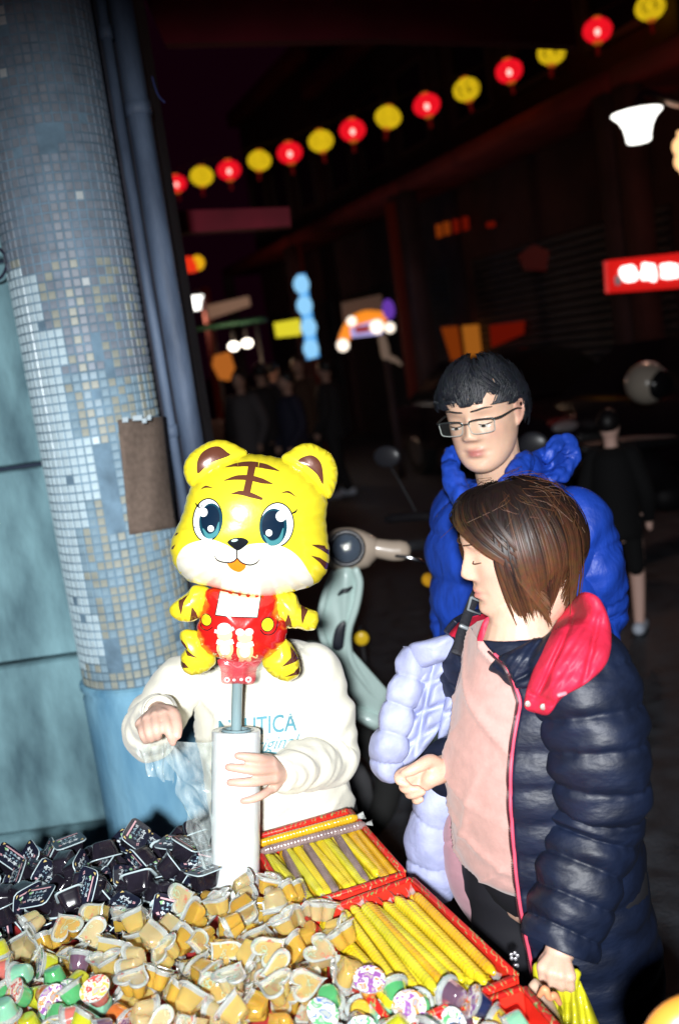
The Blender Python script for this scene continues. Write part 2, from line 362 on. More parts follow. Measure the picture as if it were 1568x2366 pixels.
def lantern_meshes(c):
    b = MB(); th_ = np.linspace(0, 2*np.pi, 32, endpoint=False); G = []
    for ph in np.linspace(-1.25, 1.25, 17):
        rr = RL*math.cos(ph)*(1+.012*np.cos(16*th_)); G.append(np.stack([rr*np.cos(th_)*1.05, rr*np.sin(th_)*1.05, np.full(32, RL*.86*math.sin(ph))], 1))
    b.grid(G, 0, True)
    d = MB(); d.tube([(0, 0, -.168), (0, 0, -.145)], [.05, .062], 18, rnd=False); d2 = MB(); d2.tube([(0, 0, .145), (0, 0, .165)], [.06, .05], 18, rnd=False)
    t = MB(); t.tube([(0, 0, -.17), (0, 0, -.2), (0, 0, -.3)], [.012, .02, .024], 10, rnd=False)
    return b.mesh('shade', shr if c == 'r' else shy), d.mesh('base_cap', gold), d2.mesh('top_cap', gold), t.mesh('tassel', tass)
LMES = {c: lantern_meshes(c) for c in 'ry'}
lb = MB(); lb.ellipsoid((0, 0, 0), (.035, .035, .045)); lbm = lb.mesh('bulb', bulb)
lpos = []
for i, (x, y, r, c) in enumerate(lan_p):
    Y = 2300*RL*1.05/r*.96; p = P(x, y, Y); lpos.append(p)
    nm = 'red_lantern' if c == 'r' else 'yellow_lantern'
    t = thing(nm, p, 'glowing round red paper lantern hanging on the string over the street' if c == 'r' else 'glowing round yellow paper lantern hanging on the string over the street', 'lantern', 'red lanterns on the overhead string' if c == 'r' else 'yellow lanterns on the overhead string')
    t.rotation_euler = (rng.rand()*.2-.1, .12*rng.randn()-.05, rng.rand()*3)
    t.scale = (.86, .86, .86)
    for nm2, me in zip(('shade', 'base_cap', 'top_cap', 'tassel'), LMES[c]):
        o = bpy.data.objects.new(nm2, me); COL.objects.link(o); o.parent = t
    if c == 'r':
        o = bpy.data.objects.new('bulb', lbm); COL.objects.link(o); o.parent = t; o.location = (0.0, 0, -.02)
    if c == 'y' and i >= 9:     # brush lettering on the nearer yellow lanterns
        o3 = MB(); r_ = np.random.RandomState(i)
        for ang in (-2.3, -1.55, -.8):
            for zz in (.06, .0, -.05):
                for _ in range(4):
                    a0 = ang+(r_.rand()-.5)*.3; z0 = zz+(r_.rand()-.5)*.04; w_, h_ = ((.10, .004) if r_.rand() < .5 else (.02, .022)); q = []
                    for sa, sb in ((-1, -1), (1, -1), (1, 1), (-1, 1)):
                        an = a0+sa*w_; b_ = z0+sb*h_; rr = math.sqrt(max(1e-6, 1-(b_/(RL*.86))**2))*RL*1.05+.004; q.append((rr*math.cos(an), rr*math.sin(an), b_))
                    o3.add(q, [(0, 1, 2, 3)])
        o = bpy.data.objects.new('brush_marks', o3.mesh('brush_marks', ink, False)); COL.objects.link(o); o.parent = t; o['kind'] = 'stuff'; t.rotation_euler[2] = 0
mb = MB(); top = [p+A(0, 0, .19) for p in lpos]; mb.tube(np.array([P(330, 436, lpos[0][1]+.3)]+top), .006, 6, sub=80); tag(build('overhead_cord', mb, mat('cord_dark', (.01, .008, .01), .8)), 'dark cord carrying the red and yellow lanterns', 'cord')

# ---- street lamps
glassw = emission('lamp_glass', (1, .97, .9), 3.0); darkm = mat('lamp_metal', (.05, .05, .05), .5); polem = mat('lamp_pole', (.35, .33, .3), .5)
def glow(parent, p, e, col, r=.08):
    l = bpy.data.lights.new('lamp_light', 'POINT'); l.energy = e; l.color = col; l.shadow_soft_size = r; o = bpy.data.objects.new('lamp_light', l); COL.objects.link(o); o.parent = parent
    w = WOFF[parent.name]; o.location = (p[0]-w[0], p[1]-w[1], p[2]-w[2])
def bell_lamp(pc, s, label, arm, e=0):
    t = thing('street_lamp', A(arm[-1][0], arm[-1][1], 0), label, 'street lamp')
    mb = MB(); th_ = np.linspace(0, 2*np.pi, 28, endpoint=False)
    prof = [(.10, -.15), (.115, -.14), (.12, -.08), (.14, 0), (.18, .07), (.24, .125), (.245, .135)]
    mb.grid([np.stack([pc[0]+s*r*np.cos(th_), pc[1]+s*r*np.sin(th_), np.full(28, pc[2]+s*z)], 1) for r, z in prof], 0, True, True, False); build('glass', mb, glassw, t)
    mb = MB(); mb.grid([np.stack([pc[0]+s*r*np.cos(th_), pc[1]+s*r*np.sin(th_), np.full(28, pc[2]+s*z)], 1) for r, z in [(.245, .137), (.2, .165), (.1, .19), (.03, .2)]], 0, True, True, True); build('cap', mb, darkm, t)
    mb = MB(); mb.tube(arm, .03, 10, sub=24); build('arm', mb, polem, t)
    if e: glow(t, pc-A(0, 0, .22), e, (1, .45, .28))
    p = arm[-1]; mb = MB(); mb.tube([(p[0], p[1], 0), (p[0], p[1], p[2]+.3)], [.07, .055], 14, rnd=False); build('pole', mb, polem, t)
    return t
pc = P(1472, 292, 8.6)
bell_lamp(pc, .84, 'white glowing bell shaped street lamp near the red sign', [pc+A(0, 0, .16), pc+A(.1, 0, .26), P(1568, 240, 8.5), P(1640, 225, 8.5)], 15)
pc = P(450, 700, 19)
bell_lamp(pc, .84, 'small glowing street lamp hanging far down the street beside the column', [pc+A(0, 0, .16), pc+A(.1, 0, .2), P(474, 698, 19), P(480, 703, 19)], 25)
# a string of small pale lanterns at the picture's right side
warm = emission('warm_lantern', (1, .55, .25), 1.6)
for (x, y) in [(1574, 338), (1578, 372)]:
    p = P(x, y, 8.4); mb = MB(); mb.ellipsoid(p, (.075, .075, .085)); mb.tube([p+A(0, 0, .07), p+A(0, 0, .12)], [.03, .03], 10, rnd=False); mb.tube([p-A(0, 0, .07), p-A(0, 0, .11)], [.03, .03], 10, rnd=False)
    tag(build('pale_lantern', mb, warm), 'small pale orange lantern hanging on the street lamp pole', 'lantern', 'pale lanterns on the lamp pole')

# ---- red shop sign with white characters
def panel(name, quad, Y, m_, thick=.12):
    mb = MB(); mb.prism([P(x, y, Y) for x, y in quad], (0, thick, 0)); return mb
redglow = mat('sign_red_acrylic', (.4, .01, .01), .3, emit=(1, .015, .012), estr=.55); whiteglow = emission('sign_white', (1, .93, .88), 2.6)
Ys = 9.0
t = thing('red_shop_sign', P(1500, 640, Ys)-A(0, 0, .3), 'long glowing red shop sign with white characters', 'sign')
autosmooth(build('board', panel('b', [(1402, 602), (1700, 570), (1700, 655), (1406, 676)], Ys, redglow), redglow, t, smooth=False))
def blob(c, rx, ry, seed, n=26):
    r_ = np.random.RandomState(seed); k = [(r_.rand()*.10, r_.rand()*6.3, q) for q in (2, 3, 4, 6)]; out = []
    for a in np.linspace(0, 2*np.pi, n, endpoint=False):
        s_ = 1+sum(m_*math.cos(q*a+p_) for m_, p_, q in k); sq = (abs(math.cos(a))**5+abs(math.sin(a))**5)**(-1/5.)
        out.append((c[0]+rx*s_*sq*math.cos(a)*.95, c[1]+ry*s_*sq*math.sin(a)*.95))
    return out
for k, (x, y) in enumerate([(1452, 632), (1498, 629), (1546, 626), (1592, 621), (1636, 617), (1680, 612)]):
    mb = MB(); mb.prism([P(a, b_, Ys-.03) for a, b_ in blob((x, y), 20, 19, k+3)], (0, .02, 0)); build('character', mb, whiteglow, t, smooth=False)
mb = MB(); mb.ellipsoid(P(1426, 648, Ys-.03), (.03, .01, .045)); build('emblem', mb, mat('sign_grey', (.3, .3, .3), .5, emit=(.5, .4, .45), estr=.25), t)

# ---- row of dark shophouses on the far side of the street
D = norm([-.36, 1, 0]); Nn = A(-D[1], D[0], 0); Nn = A(-.941, -.339, 0); UPv = A(0, 0, 1)
AX = np.array([D, -Nn, UPv])
bw = [mat('shop_wall_a', (.05, .03, .035), .9, var=.3, vscale=2), mat('shop_wall_b', (.06, .025, .025), .9, var=.3, vscale=2)]
eave = mat('eave_red', (.22, .03, .03), .8, var=.2, vscale=2); shut = mat('roller_shutter', (.05, .045, .05), .5, var=.2, vscale=3); glassd = mat('dark_glass', (.01, .01, .015), .1); framem = mat('window_frame_dark', (.08, .05, .05), .6)
litw = [emission('window_orange', (1, .16, .015), .16), emission('window_amber', (1, .3, .03), .30), emission('window_red', (1, .04, .01), .10)]
B0 = A(3.75, 12.7, 0)-D*7.0
labs = ['dark shophouse with a red edged eave behind the near street lamp', 'dark shophouse with dim amber louvred window under its eave', 'dark shophouse with orange lit curtain windows behind the bespectacled man', 'unlit shophouse at the far end of the street']
for i in range(4):
    c0 = B0+D*(5.4*i); hgt = [7.5, 8.2, 7.2, 8.0][i]
    t = thing('shophouse', c0+D*2.6, labs[i], 'building', 'shophouses along the street')
    mb = MB(); mb.box(c0+D*2.65-Nn*3+UPv*hgt/2, (5.3, 6, hgt), AX); autosmooth(build('wall', mb, bw[i % 2], t, smooth=False))
    mb = MB(); mb.box(c0+D*2.65+Nn*.5+UPv*4.1, (5.36, 1.0, .22), AX, bev=.03); build('eave', mb, eave, t)
    mb = MB(); mb.box(c0+D*2.65+Nn*.12+UPv*(hgt-.2), (5.4, .3, .35), AX, bev=.03); build('cornice', mb, eave, t)
    for k in range(3):
        wc = c0+D*(.95+1.7*k)+UPv*5.5
        mb = MB(); 
        for sx in (-1, 1): mb.box(wc+D*sx*.55+Nn*.04, (.08, .1, 1.3), AX)
        for sz in (-1, 1): mb.box(wc+UPv*sz*.65+Nn*.04, (1.2, .12, .08), AX)
        wf = build('window', mb, framem, t, smooth=False)
        mb = MB(); mb.box(wc+Nn*.012, (1.02, .02, 1.22), AX); build('pane', mb, glassd, wf, smooth=False)
    mb = MB()
    for k in range(26):
        mb.tube([c0+D*.4+Nn*.03+UPv*(.06+k*.11), c0+D*4.9+Nn*.03+UPv*(.06+k*.11)], .055, 8, flat=1)
    build('roller_shutter', mb, shut, t)
    for k in range(2):
        mb = MB(); mb.box(c0+D*(.12+5.06*k)+Nn*.9+UPv*2.0, (.24, .24, 4.0), AX, bev=.02); build('pillar', mb, bw[(i+1) % 2], t)
# louvre lights and lit panes by photo direction, set just in front of the facade line
def facY(x, y):
    d = ray(x, y)[:2]; q = B0[:2]+Nn[:2]*.15
    a = np.array([[d[0], -D[0]], [d[1], -D[1]]]); s = np.linalg.solve(a, q); return float(d[1]*s[0])
def lit_window(quad, mats, label, name='lit_window', grp=None):
    cx = sum(q[0] for q in quad)/4; cy = sum(q[1] for q in quad)/4
    mb = MB(); mb.prism([P(x, y, facY(x, y)-.05) for x, y in quad], -Nn*.04)
    return tag(build(name, mb, mats, smooth=False), label, 'window', grp)
for k, (x, y) in enumerate([(1010, 533), (1028, 527), (1049, 522), (1071, 516)]):
    lit_window([(x-5, y-14), (x+5, y-15), (x+7, y+14), (x-2, y+17)], litw[0] if k < 2 else litw[2], 'narrow dim orange slot of lit louvre window high on the shophouse', 'louvre_slot', 'lit louvre slots')
lit_window([(1122, 515), (1137, 512), (1138, 524), (1124, 526)], litw[2], 'single dim red pane beside the lit louvre slots', 'lit_pane')
lit_window([(1018, 757), (1052, 754), (1062, 822), (1044, 840)], litw[0], 'orange lit curtain window above the man with glasses, wider half', 'lit_window')
lit_window([(1066, 753), (1100, 750), (1108, 826), (1076, 832)], litw[1], 'amber lit curtain window between two orange ones', 'lit_window')
lit_window([(1130, 752), (1206, 742), (1204, 772), (1134, 802)], litw[2], 'dim red lit window right of the curtain windows', 'lit_window')
mb = MB(); mb.prism([P(1200, 590, 9.5), P(1232, 565, 9.5), P(1268, 580, 9.5), P(1262, 625, 9.5), P(1215, 622, 9.5)], (0, .1, 0)); tag(build('dim_red_sign', mb, mat('dim_red', (.02, .002, .002), .8, emit=(1, .02, .02), estr=.014), smooth=False), 'faint dark red sign panel left of the glowing red sign', 'sign')

# ---- far end of the street: signs, stall lights, posts
redpost = mat('red_post', (.06, .008, .006), .8, emit=(1, .06, .02), estr=.008)
def post(name, a, b, Y, w, m_, label):
    p, q = P(*a, Y), P(*b, Y); mb = MB(); mb.tube([A(p[0], p[1], 0), q], [w, w], 12, rnd=False); return tag(build(name, mb, m_), label, 'post')
post('red_post', (482, 790), (473, 665), 19, .085, redpost, 'red post carrying the far street lamp and a pale board')
post('red_post', (935, 770), (900, 470), 14, .07, redpost, 'tall dim red post right of the blue vertical sign')
post('pale_post', (700, 640), (690, 560), 17, .03, redpost, 'thin pole above the blue vertical sign')
mb = MB(); mb.prism([P(478, 706, 18.7), P(574, 684, 18.7), P(578, 706, 18.7), P(482, 738, 18.7)], (0, .1, 0)); tag(build('pale_board', mb, mat('pale_board', (.4, .3, .25), .8, emit=(1, .55, .35), estr=.16), smooth=False), 'pale board fixed to the far red post', 'board')
t = thing('blue_vertical_sign', P(712, 840, 16)-A(0, 0, .3), 'tall glowing blue sign with four pale round characters', 'sign')
bl = mat('sign_blue', (.05, .2, .4), .4, emit=(.09, .40, .85), estr=.8); bl2 = emission('sign_blue_pale', (.30, .66, 1), 1.0)
mb = MB(); mb.prism([P(686, 634, 16), P(706, 632, 16), P(738, 824, 16), P(708, 832, 16)], (0, .2, 0)); build('board', mb, bl, t, smooth=False)
for k, (x, y) in enumerate([(696, 657), (703, 706), (713, 756), (718, 806)]):
    p = P(x, y, 15.93); mb = MB(); mb.ellipsoid(p, (.125, .06, .15), nu=20, nv=10); build('disc', mb, bl2 if k % 2 else bl2, t)
yl = mat('sign_yellow', (.5, .5, .02), .4, emit=(.72, .62, .01), estr=.95)
mb = MB(); mb.prism([P(632, 746, 17), P(692, 736, 17), P(696, 774, 17), P(638, 780, 17)], (0, .12, 0)); tag(build('yellow_shop_sign', mb, yl, smooth=False), 'small glowing yellow shop sign beside the blue one', 'sign')
orl = mat('sign_orange', (.5, .1, .01), .4, emit=(1, .3, .02), estr=.9); orr = mat('sign_orange_red', (.5, .05, .01), .4, emit=(1, .04, .01), estr=.8)
t = thing('lantern_sign', P(436, 620, 15), 'glowing red and yellow banner sign just right of the column', 'sign')
mb = MB(); mb.tube([P(404, 616, 15), P(425, 613, 15), P(446, 611, 15)], .115, 14, sub=10); build('red_tube', mb, orr, t)
mb = MB(); mb.ellipsoid(P(457, 607, 15), (.1, .1, .11)); build('yellow_end', mb, mat('sign_amber', (.5, .3, .01), .4, emit=(1, .5, .01), estr=.8), t)
wb_ = emission('stall_bulb', (1, .9, .75), 5.0)
for k, (x, y, lab) in enumerate([(540, 800, 'bright white bulb over the far food stall, nearer the column'), (571, 793, 'bright white bulb over the far food stall, nearer the yellow sign')]):
    p = P(x, y, 14); t = thing('stall_bulb', p, lab, 'bulb')
    mb = MB(); mb.ellipsoid(p, (.075, .075, .06)); build('glass', mb, wb_, t); glow(t, p-A(0, .1, .1), 10, (1, .6, .35)); mb = MB(); mb.tube([p+A(0, 0, .05), p+A(0, 0, .2)], .02, 8); build('socket', mb, darkm, t)
t = thing('food_stall', A(*P(520, 850, 14.5)[:2], 0), 'far food stall with orange glowing back panel and awning', 'stall')
c = P(518, 850, 14.5)
mb = MB(); mb.prism([P(494, 822, 14.6), P(530, 812, 14.6), P(542, 850, 14.6), P(530, 880, 14.6), P(506, 876, 14.6), P(490, 845, 14.6)], (0, .06, 0)); build('back_panel', mb, emission('stall_orange', (1, .28, .04), .4), t, smooth=False)
mb = MB(); mb.box(A(c[0], c[1], .5), (1.2, .6, 1.0), bev=.03); build('counter', mb, bw[0], t)
for sx in (-1, 1):
    mb = MB(); mb.tube([A(c[0]+sx*.55, c[1], 1), A(c[0]+sx*.55, c[1], 2.3)], .025, 8, rnd=False); build('post', mb, darkm, t)
mb = MB(); mb.box(A(c[0], c[1]-.1, 2.33), (1.4, 1.0, .05), bev=.01); build('awning', mb, mat('awning_green', (.02, .12, .07), .7), t)
# shop with arched orange sign, white bulbs and purple lamp
t = thing('arched_shop_sign', P(850, 770, 15)-A(0, 0, .2), 'glowing shop sign with orange arch, lilac frame and white bulbs', 'sign')
mb = MB(); mb.tube([P(790, 795, 15), P(798, 775, 15), P(815, 750, 15), P(845, 736, 15), P(880, 735, 15)], [.07, .09, .11, .12, .1], 12, sub=24); build('arch', mb, orl, t)
mb = MB(); mb.prism([P(806, 748, 14.9), P(880, 738, 14.9), P(884, 772, 14.9), P(812, 780, 14.9)], (0, .08, 0)); build('frame', mb, mat('sign_lilac', (.3, .3, .5), .4, emit=(.45, .42, .9), estr=.7), t, smooth=False)
mb = MB(); mb.prism([P(818, 756, 14.85), P(862, 750, 14.85), P(866, 764, 14.85), P(822, 770, 14.85)], (0, .03, 0)); build('red_panel', mb, mat('sign_deep_red', (.2, .02, .02), .4, emit=(.7, .03, .02), estr=.3), t, smooth=False)
for (x, y, r) in [(870, 755, .10), (792, 798, .09), (812, 742, .07), (900, 757, .075)]:
    mb = MB(); mb.ellipsoid(P(x, y, 14.7), (r, r, r)); build('bulb', mb, emission('warm_white', (1, .85, .7), 1.8), t)
mb = MB(); mb.ellipsoid(P(897, 715, 14.9), (.09, .08, .15)); build('purple_lamp', mb, emission('purple_glow', (.26, .08, .75), .5), t)
mb = MB(); mb.prism([P(788, 700, 15.4), P(880, 680, 15.4), P(890, 730, 15.4), P(795, 760, 15.4)], (0, .1, 0)); build('backboard', mb, mat('backboard', (.15, .11, .1), .9, emit=(1, .7, .5), estr=.03), t, smooth=False)
p = P(882, 780, 13); q = P(893, 825, 13)
t = thing('stand_pipe', A(q[0], q[1], 0), 'pale bent stand pipe below the arched shop sign', 'pipe')
mb = MB(); mb.tube([p, p*.5+q*.5, q, q+A(.1, 0, -.05), P(925, 842, 13)], [.05, .06, .06, .035, .02], 10, sub=20); build('bend', mb, mat('pale_pipe', (.45, .33, .28), .6, emit=(1, .7, .5), estr=.09), t)
mb = MB(); mb.tube([A(q[0], q[1], 0), q], .05, 10, rnd=False); build('stem', mb, bw[0], t)

# ---- far pedestrians
def pedestrian(loc, yaw, h, coat, trou, hairm, label, name='person', arm=.12, lean=0.0, grp=None, skin=None, cropped=False):
    s = h/1.7; b = MB()
    def T_(p): return A(p[0], p[1], p[2])*s
    b.ellipsoid(T_((0, .01, 1.585)), A(.075, .095, .115)*s)
    b.tube([T_((0, 0, 1.38)), T_((0, 0, 1.5))], A(.055, .05)*s)
    b.tube([T_((0, 0, .82)), T_((0, 0, 1.05)), T_((0, 0, 1.25)), T_((0, 0, 1.38))], A(.13, .125, .135, .07)*s, sub=10)
    for sx in (-1, 1):
        b.tube([T_((sx*.14, 0, 1.36)), T_((sx*.22, -.02, 1.08)), T_((sx*.2, arm, .86))], A(.055, .045, .035)*s, sub=10)
        b.ellipsoid(T_((sx*.2, arm+.02, .8)), A(.03, .045, .06)*s)
        b.tube([T_((sx*.09, 0, .85)), T_((sx*.1, .03*sx, .45)), T_((sx*.1, -.06*sx, .08))], A(.085, .06, .042)*s, sub=12)
        b.ellipsoid(T_((sx*.1, -.06*sx+.06, .04)), A(.045, .12, .04)*s)
    me = remesh_union(b, .018*s, 2); me.materials.append(skin or mat('far_skin', (.35, .2, .15), .6))
    t = thing(name, loc, label, 'person', grp); t.rotation_euler = (0, 0, yaw)
    o = bpy.data.objects.new('body', me); COL.objects.link(o); o.parent = t
    def part(nm, mb_, m_):
        o_ = bpy.data.objects.new(nm, mb_.mesh(nm, m_)); COL.objects.link(o_); o_.parent = t
    mb = MB(); mb.tube([T_((0, 0, .74)), T_((0, 0, .95)), T_((0, 0, 1.2)), T_((0, 0, 1.36)), T_((0, 0, 1.43))], A(.175, .165, .175, .15, .07)*s, 20, sub=16, rnd=False)
    for sx in (-1, 1): mb.tube([T_((sx*.14, 0, 1.36)), T_((sx*.225, -.02, 1.08)), T_((sx*.2, arm, .87))], A(.072, .062, .052)*s, 14, sub=12)
    part('jacket', mb, coat)
    mb = MB()
    for sx in (-1, 1):
        e = T_((sx*.1, -.06*sx, .1)) if not cropped else T_((sx*.1, .0*sx, .5))
        mb.tube([T_((sx*.085, 0, .86)), T_((sx*.1, .03*sx, .47)), e] if not cropped else [T_((sx*.085, 0, .86)), T_((sx*.09, .01, .7)), e], A(.10, .078, .065)*s, 14, sub=10)
    part('trousers', mb, trou)
    mb = MB(); mb.ellipsoid(T_((0, -.015, 1.625)), A(.086, .1, .095)*s); part('hair', mb, hairm)
    for sx in (-1, 1):
        mb = MB(); mb.tube([T_((sx*.1, -.06*sx-.05, .045)), T_((sx*.1, -.06*sx+.06, .045)), T_((sx*.1, -.06*sx+.15, .035))], A(.05, .052, .04)*s, 12, sub=8); part('shoe', mb, mat('far_shoe', (.6, .66, .78), .6, var=.2))
    return t
blk = mat('cloth_black', (.012, .01, .012), .85); nav = mat('cloth_navy', (.012, .012, .03), .85); hb = mat('far_hair', (.006, .005, .006), .5); brn = mat('cloth_brown', (.05, .025, .015), .9); gry = mat('cloth_grey', (.07, .06, .065), .9)
for k, (x, Y, h, ct, yaw, lab) in enumerate([(560, 11.5, 1.68, gry, 2.8, 'far shopper in grey coat standing before the food stall'), (610, 12.5, 1.72, blk, .3, 'far shopper in black walking away under the yellow sign'), (668, 11, 1.6, nav, 2.0, 'far shopper in navy facing the blue sign'),
                                     (700, 13, 1.74, brn, 3.0, 'far shopper in brown jacket below the blue sign'), (760, 12, 1.66, blk, 1.2, 'far shopper in black beside the arched shop sign'), (640, 15, 1.7, nav, -1, 'distant shopper in navy between the stall and signs')]):
    p = P(x, 930, Y); pedestrian((p[0], p[1], 0), yaw, h, ct, blk, hb, lab, grp='shoppers far down the street')
p = P(1462, 1440, 5.3); nite = mat('cloth_night', (.002, .002, .003), .9); pedestrian((p[0]-.03, p[1], 0), -.5, 1.22, nite, nite, hb, 'child in dark clothes with bare calves and grey shoes walking behind the man', name='person', cropped=True, skin=mat('leg_skin', (.75, .48, .40), .6))

# ---- parked cars in the dark
carp = mat('car_paint_dark', (.012, .008, .012), .25, coat=.6); tyre = mat('tyre', (.012, .012, .012), .9); rim = mat('rim', (.3, .3, .32), .3, metal=.8)
def car(loc, yaw, label, lit):
    t = thing('parked_car', loc, label, 'car', 'cars parked along the street'); t.rotation_euler = (0, 0, yaw)
    def part(nm, mb_, m_, par=t, sm=True):
        o_ = bpy.data.objects.new(nm, mb_.mesh(nm, m_, sm)); COL.objects.link(o_); o_.parent = par; return autosmooth(o_, 35)
    L = [(-2.1, .35, .62, .80), (-2.0, .3, .78, .84), (-1.2, .3, .92, .86), (-.75, .3, .95, .87), (1.2, .3, .95, .87), (1.9, .3, .9, .85), (2.1, .38, .7, .8)]
    mb = MB(); G = []
    for x, z0, z1, w in L:
        G.append([(x, -w, z0+.05), (x, -w*1.02, (z0+z1)/2), (x, -w*.96, z1-.04), (x, -w*.85, z1), (x, w*.85, z1), (x, w*.96, z1-.04), (x, w*1.02, (z0+z1)/2), (x, w, z0+.05), (x, w*.8, z0), (x, -w*.8, z0)])
    mb.grid(G, 0, True, True, True); part('body', mb, carp)
    mb = MB(); G = []
    for x, z, w in [(-1.15, .93, .74), (-.45, 1.38, .60), (.0, 1.45, .60), (.8, 1.42, .60), (1.65, .95, .72)]:
        G.append([(x, -w*1.1, .92), (x, -w, z), (x, -w*.7, z+.02), (x, w*.7, z+.02), (x, w, z), (x, w*1.1, .92)])
    mb.grid(G); part('cabin', mb, mat('car_glass', (.01, .01, .012), .06, coat=.5))
    for sx in (-1.3, 1.3):
        for sy in (-1, 1):
            mb = MB(); mb.tube([(sx, sy*.7, .31), (sx, sy*.87, .31)], .31, 24, rnd=False); w_ = part('wheel', mb, tyre)
            mb = MB(); mb.tube([(sx, sy*.86, .31), (sx, sy*.885, .31)], [.2, .17], 18, rnd=False); part('rim', mb, rim, w_)
    for sy in (-1, 1):
        mb = MB(); mb.ellipsoid((-2.02, sy*.62, .66), (.08, .17, .075)); part('headlight', mb, emission('headlight_glow', (1, .95, .82), 2.2) if (lit and sy == lit) else mat('lamp_lens', (.3, .3, .32), .1))
        mb = MB(); mb.ellipsoid((-2.06, sy*.55, .44), (.05, .12, .05)); part('fog_lamp', mb, emission('fog_glow', (1, .9, .75), 1.2) if (lit and sy == lit) else mat('lamp_lens', (.3, .3, .32), .1))
        mb = MB(); mb.ellipsoid((-.75, sy*.98, .98), (.06, .1, .07)); part('side_mirror', mb, carp)
    return t
car((2.35, 12.2, 0), math.radians(108), 'dark parked car beside the scooter with the lit headlight', 0)
car((3.75, 9.3, 0), math.radians(110), 'dark parked car standing in front of the roller shutter by the red sign', 0)

# ---- black scooters behind the man
blkp = mat('scooter_black', (.004, .003, .005), .65); chrome = mat('chrome', (.6, .62, .66), .15, metal=1.0); lensd = mat('scooter_lens', (.25, .28, .34), .08, coat=1)
def black_scooter(loc, yaw, label, lit=False):
    t = thing('black_scooter', loc, label, 'scooter', 'black scooters parked in the dark'); t.rotation_euler = (0, 0, yaw)
    def part(nm, mb_, m_, par=t):
        o_ = bpy.data.objects.new(nm, mb_.mesh(nm, m_)); COL.objects.link(o_); o_.parent = par; return o_
    for x in (-.62, .62):
        mb = MB(); a = np.linspace(0, 2*np.pi, 25); mb.tube([(x+.18*math.cos(q), 0, .24+.18*math.sin(q)) for q in a], .055, 10, caps=False, up=(0, 1, 0)); w_ = part('wheel', mb, tyre)
        mb = MB(); mb.tube([(x, -.04, .24), (x, .04, .24)], .13, 16, rnd=False); part('rim', mb, rim, w_)
    mb = MB(); mb.tube([(-.5, 0, .98), (-.5, 0, .7), (-.42, 0, .4), (-.2, 0, .32), (.15, 0, .33)], [.07, .13, .15, .13, .12], 14, sub=20); part('leg_shield', mb, blkp)
    mb = MB(); mb.tube([(.1, 0, .4), (.3, 0, .55), (.7, 0, .62), (.85, 0, .62)], [.1, .16, .15, .06], 14, sub=16); part('body', mb, blkp)
    mb = MB(); mb.tube([(.05, 0, .74), (.4, 0, .77), (.8, 0, .8)], [.08, .12, .09], 14, sub=12, flat=.5); part('seat', mb, mat('seat_black', (.012, .012, .014), .5))
    mb = MB(); mb.tube([(-.42, -.33, 1.02), (-.47, -.15, 1.03), (-.5, 0, 1.0), (-.47, .15, 1.03), (-.42, .33, 1.02)], .02, 10, sub=20); part('handlebar', mb, blkp)
    for s in (-1, 1):
        mb = MB(); mb.tube([(-.44, s*.2, 1.04), (-.45, s*.24, 1.15), (-.43, s*.29, 1.24)], .006, 8, sub=10); m_ = part('mirror', mb, blkp)
        mb = MB(); mb.ellipsoid((-.43, s*.3, 1.28), (.015, .06, .045)); part('glass', mb, mat('mirror_dark', (.02, .02, .025), .35), m_)
    mb = MB(); mb.ellipsoid((-.58, 0, .95), (.06, .08, .07)); part('headlight', mb, emission('scooter_beam', (1, .93, .8), 3.0) if lit else lensd)
    mb = MB(); mb.ellipsoid((-.60, .12, .8), (.02, .035, .03)); part('indicator', mb, mat('amber_lens', (.8, .4, .02), .3))
    return t
p = P(1080, 1300, 3.7); black_scooter((p[0]+.22, 4.3, 0), math.radians(65), 'black scooter parked directly behind the man in blue')
p = P(1500, 1000, 7.2); sc2 = black_scooter((p[0]+.25, 7.4, 0), math.radians(200), 'black scooter parked under the red sign with a helmet on its handlebar')
p = P(1245, 868, 13); black_scooter((p[0]+.1, 13.5, 0), math.radians(80), 'black scooter with a glowing white headlight far behind the man', True)
pc = P(1492, 885, 7.0); t = thing('helmet', pc, 'pale round helmet hung on the scooter under the red sign', 'helmet')
mb = MB(); mb.ellipsoid(pc, (.15, .16, .15), nu=28, nv=18); build('shell', mb, mat('helmet_shell', (.55, .48, .4), .3, coat=.5), t)
mb = MB(); mb.ellipsoid(pc+A(.035, -.045, -.01), (.13, .13, .115), nu=24, nv=16); build('visor', mb, mat('visor_dark', (.01, .01, .012), .2), t)
# ================================================================== STALL TABLE AND SWEETS
TZ = .70
tb = thing('stall_table', (-.35, 1.55, 0), 'low stall table covered by a red cloth under the heaped sweets', 'table')
redc = mat('table_cloth_red', (.35, .02, .02), .8, var=.2, vscale=20); wood = mat('table_wood', (.12, .07, .04), .7)
# table plan: left of the boxes' outer edge line
plan = [(-1.35, 2.06), (-.07, 2.06), (.045, 1.70), (.19, 1.36), (.31, .95), (-1.35, .95)]
mb = MB(); mb.prism([A(x, y, TZ-.035) for x, y in plan], (0, 0, .035)); autosmooth(build('top', mb, redc, tb, smooth=False))
for x, y in [(-1.25, 1.98), (-.16, 1.98), (.18, 1.05), (-1.25, 1.05)]:
    mb = MB(); mb.tube([(x, y, 0), (x, y, TZ-.036)], .025, 10, rnd=False); build('leg', mb, wood, tb)
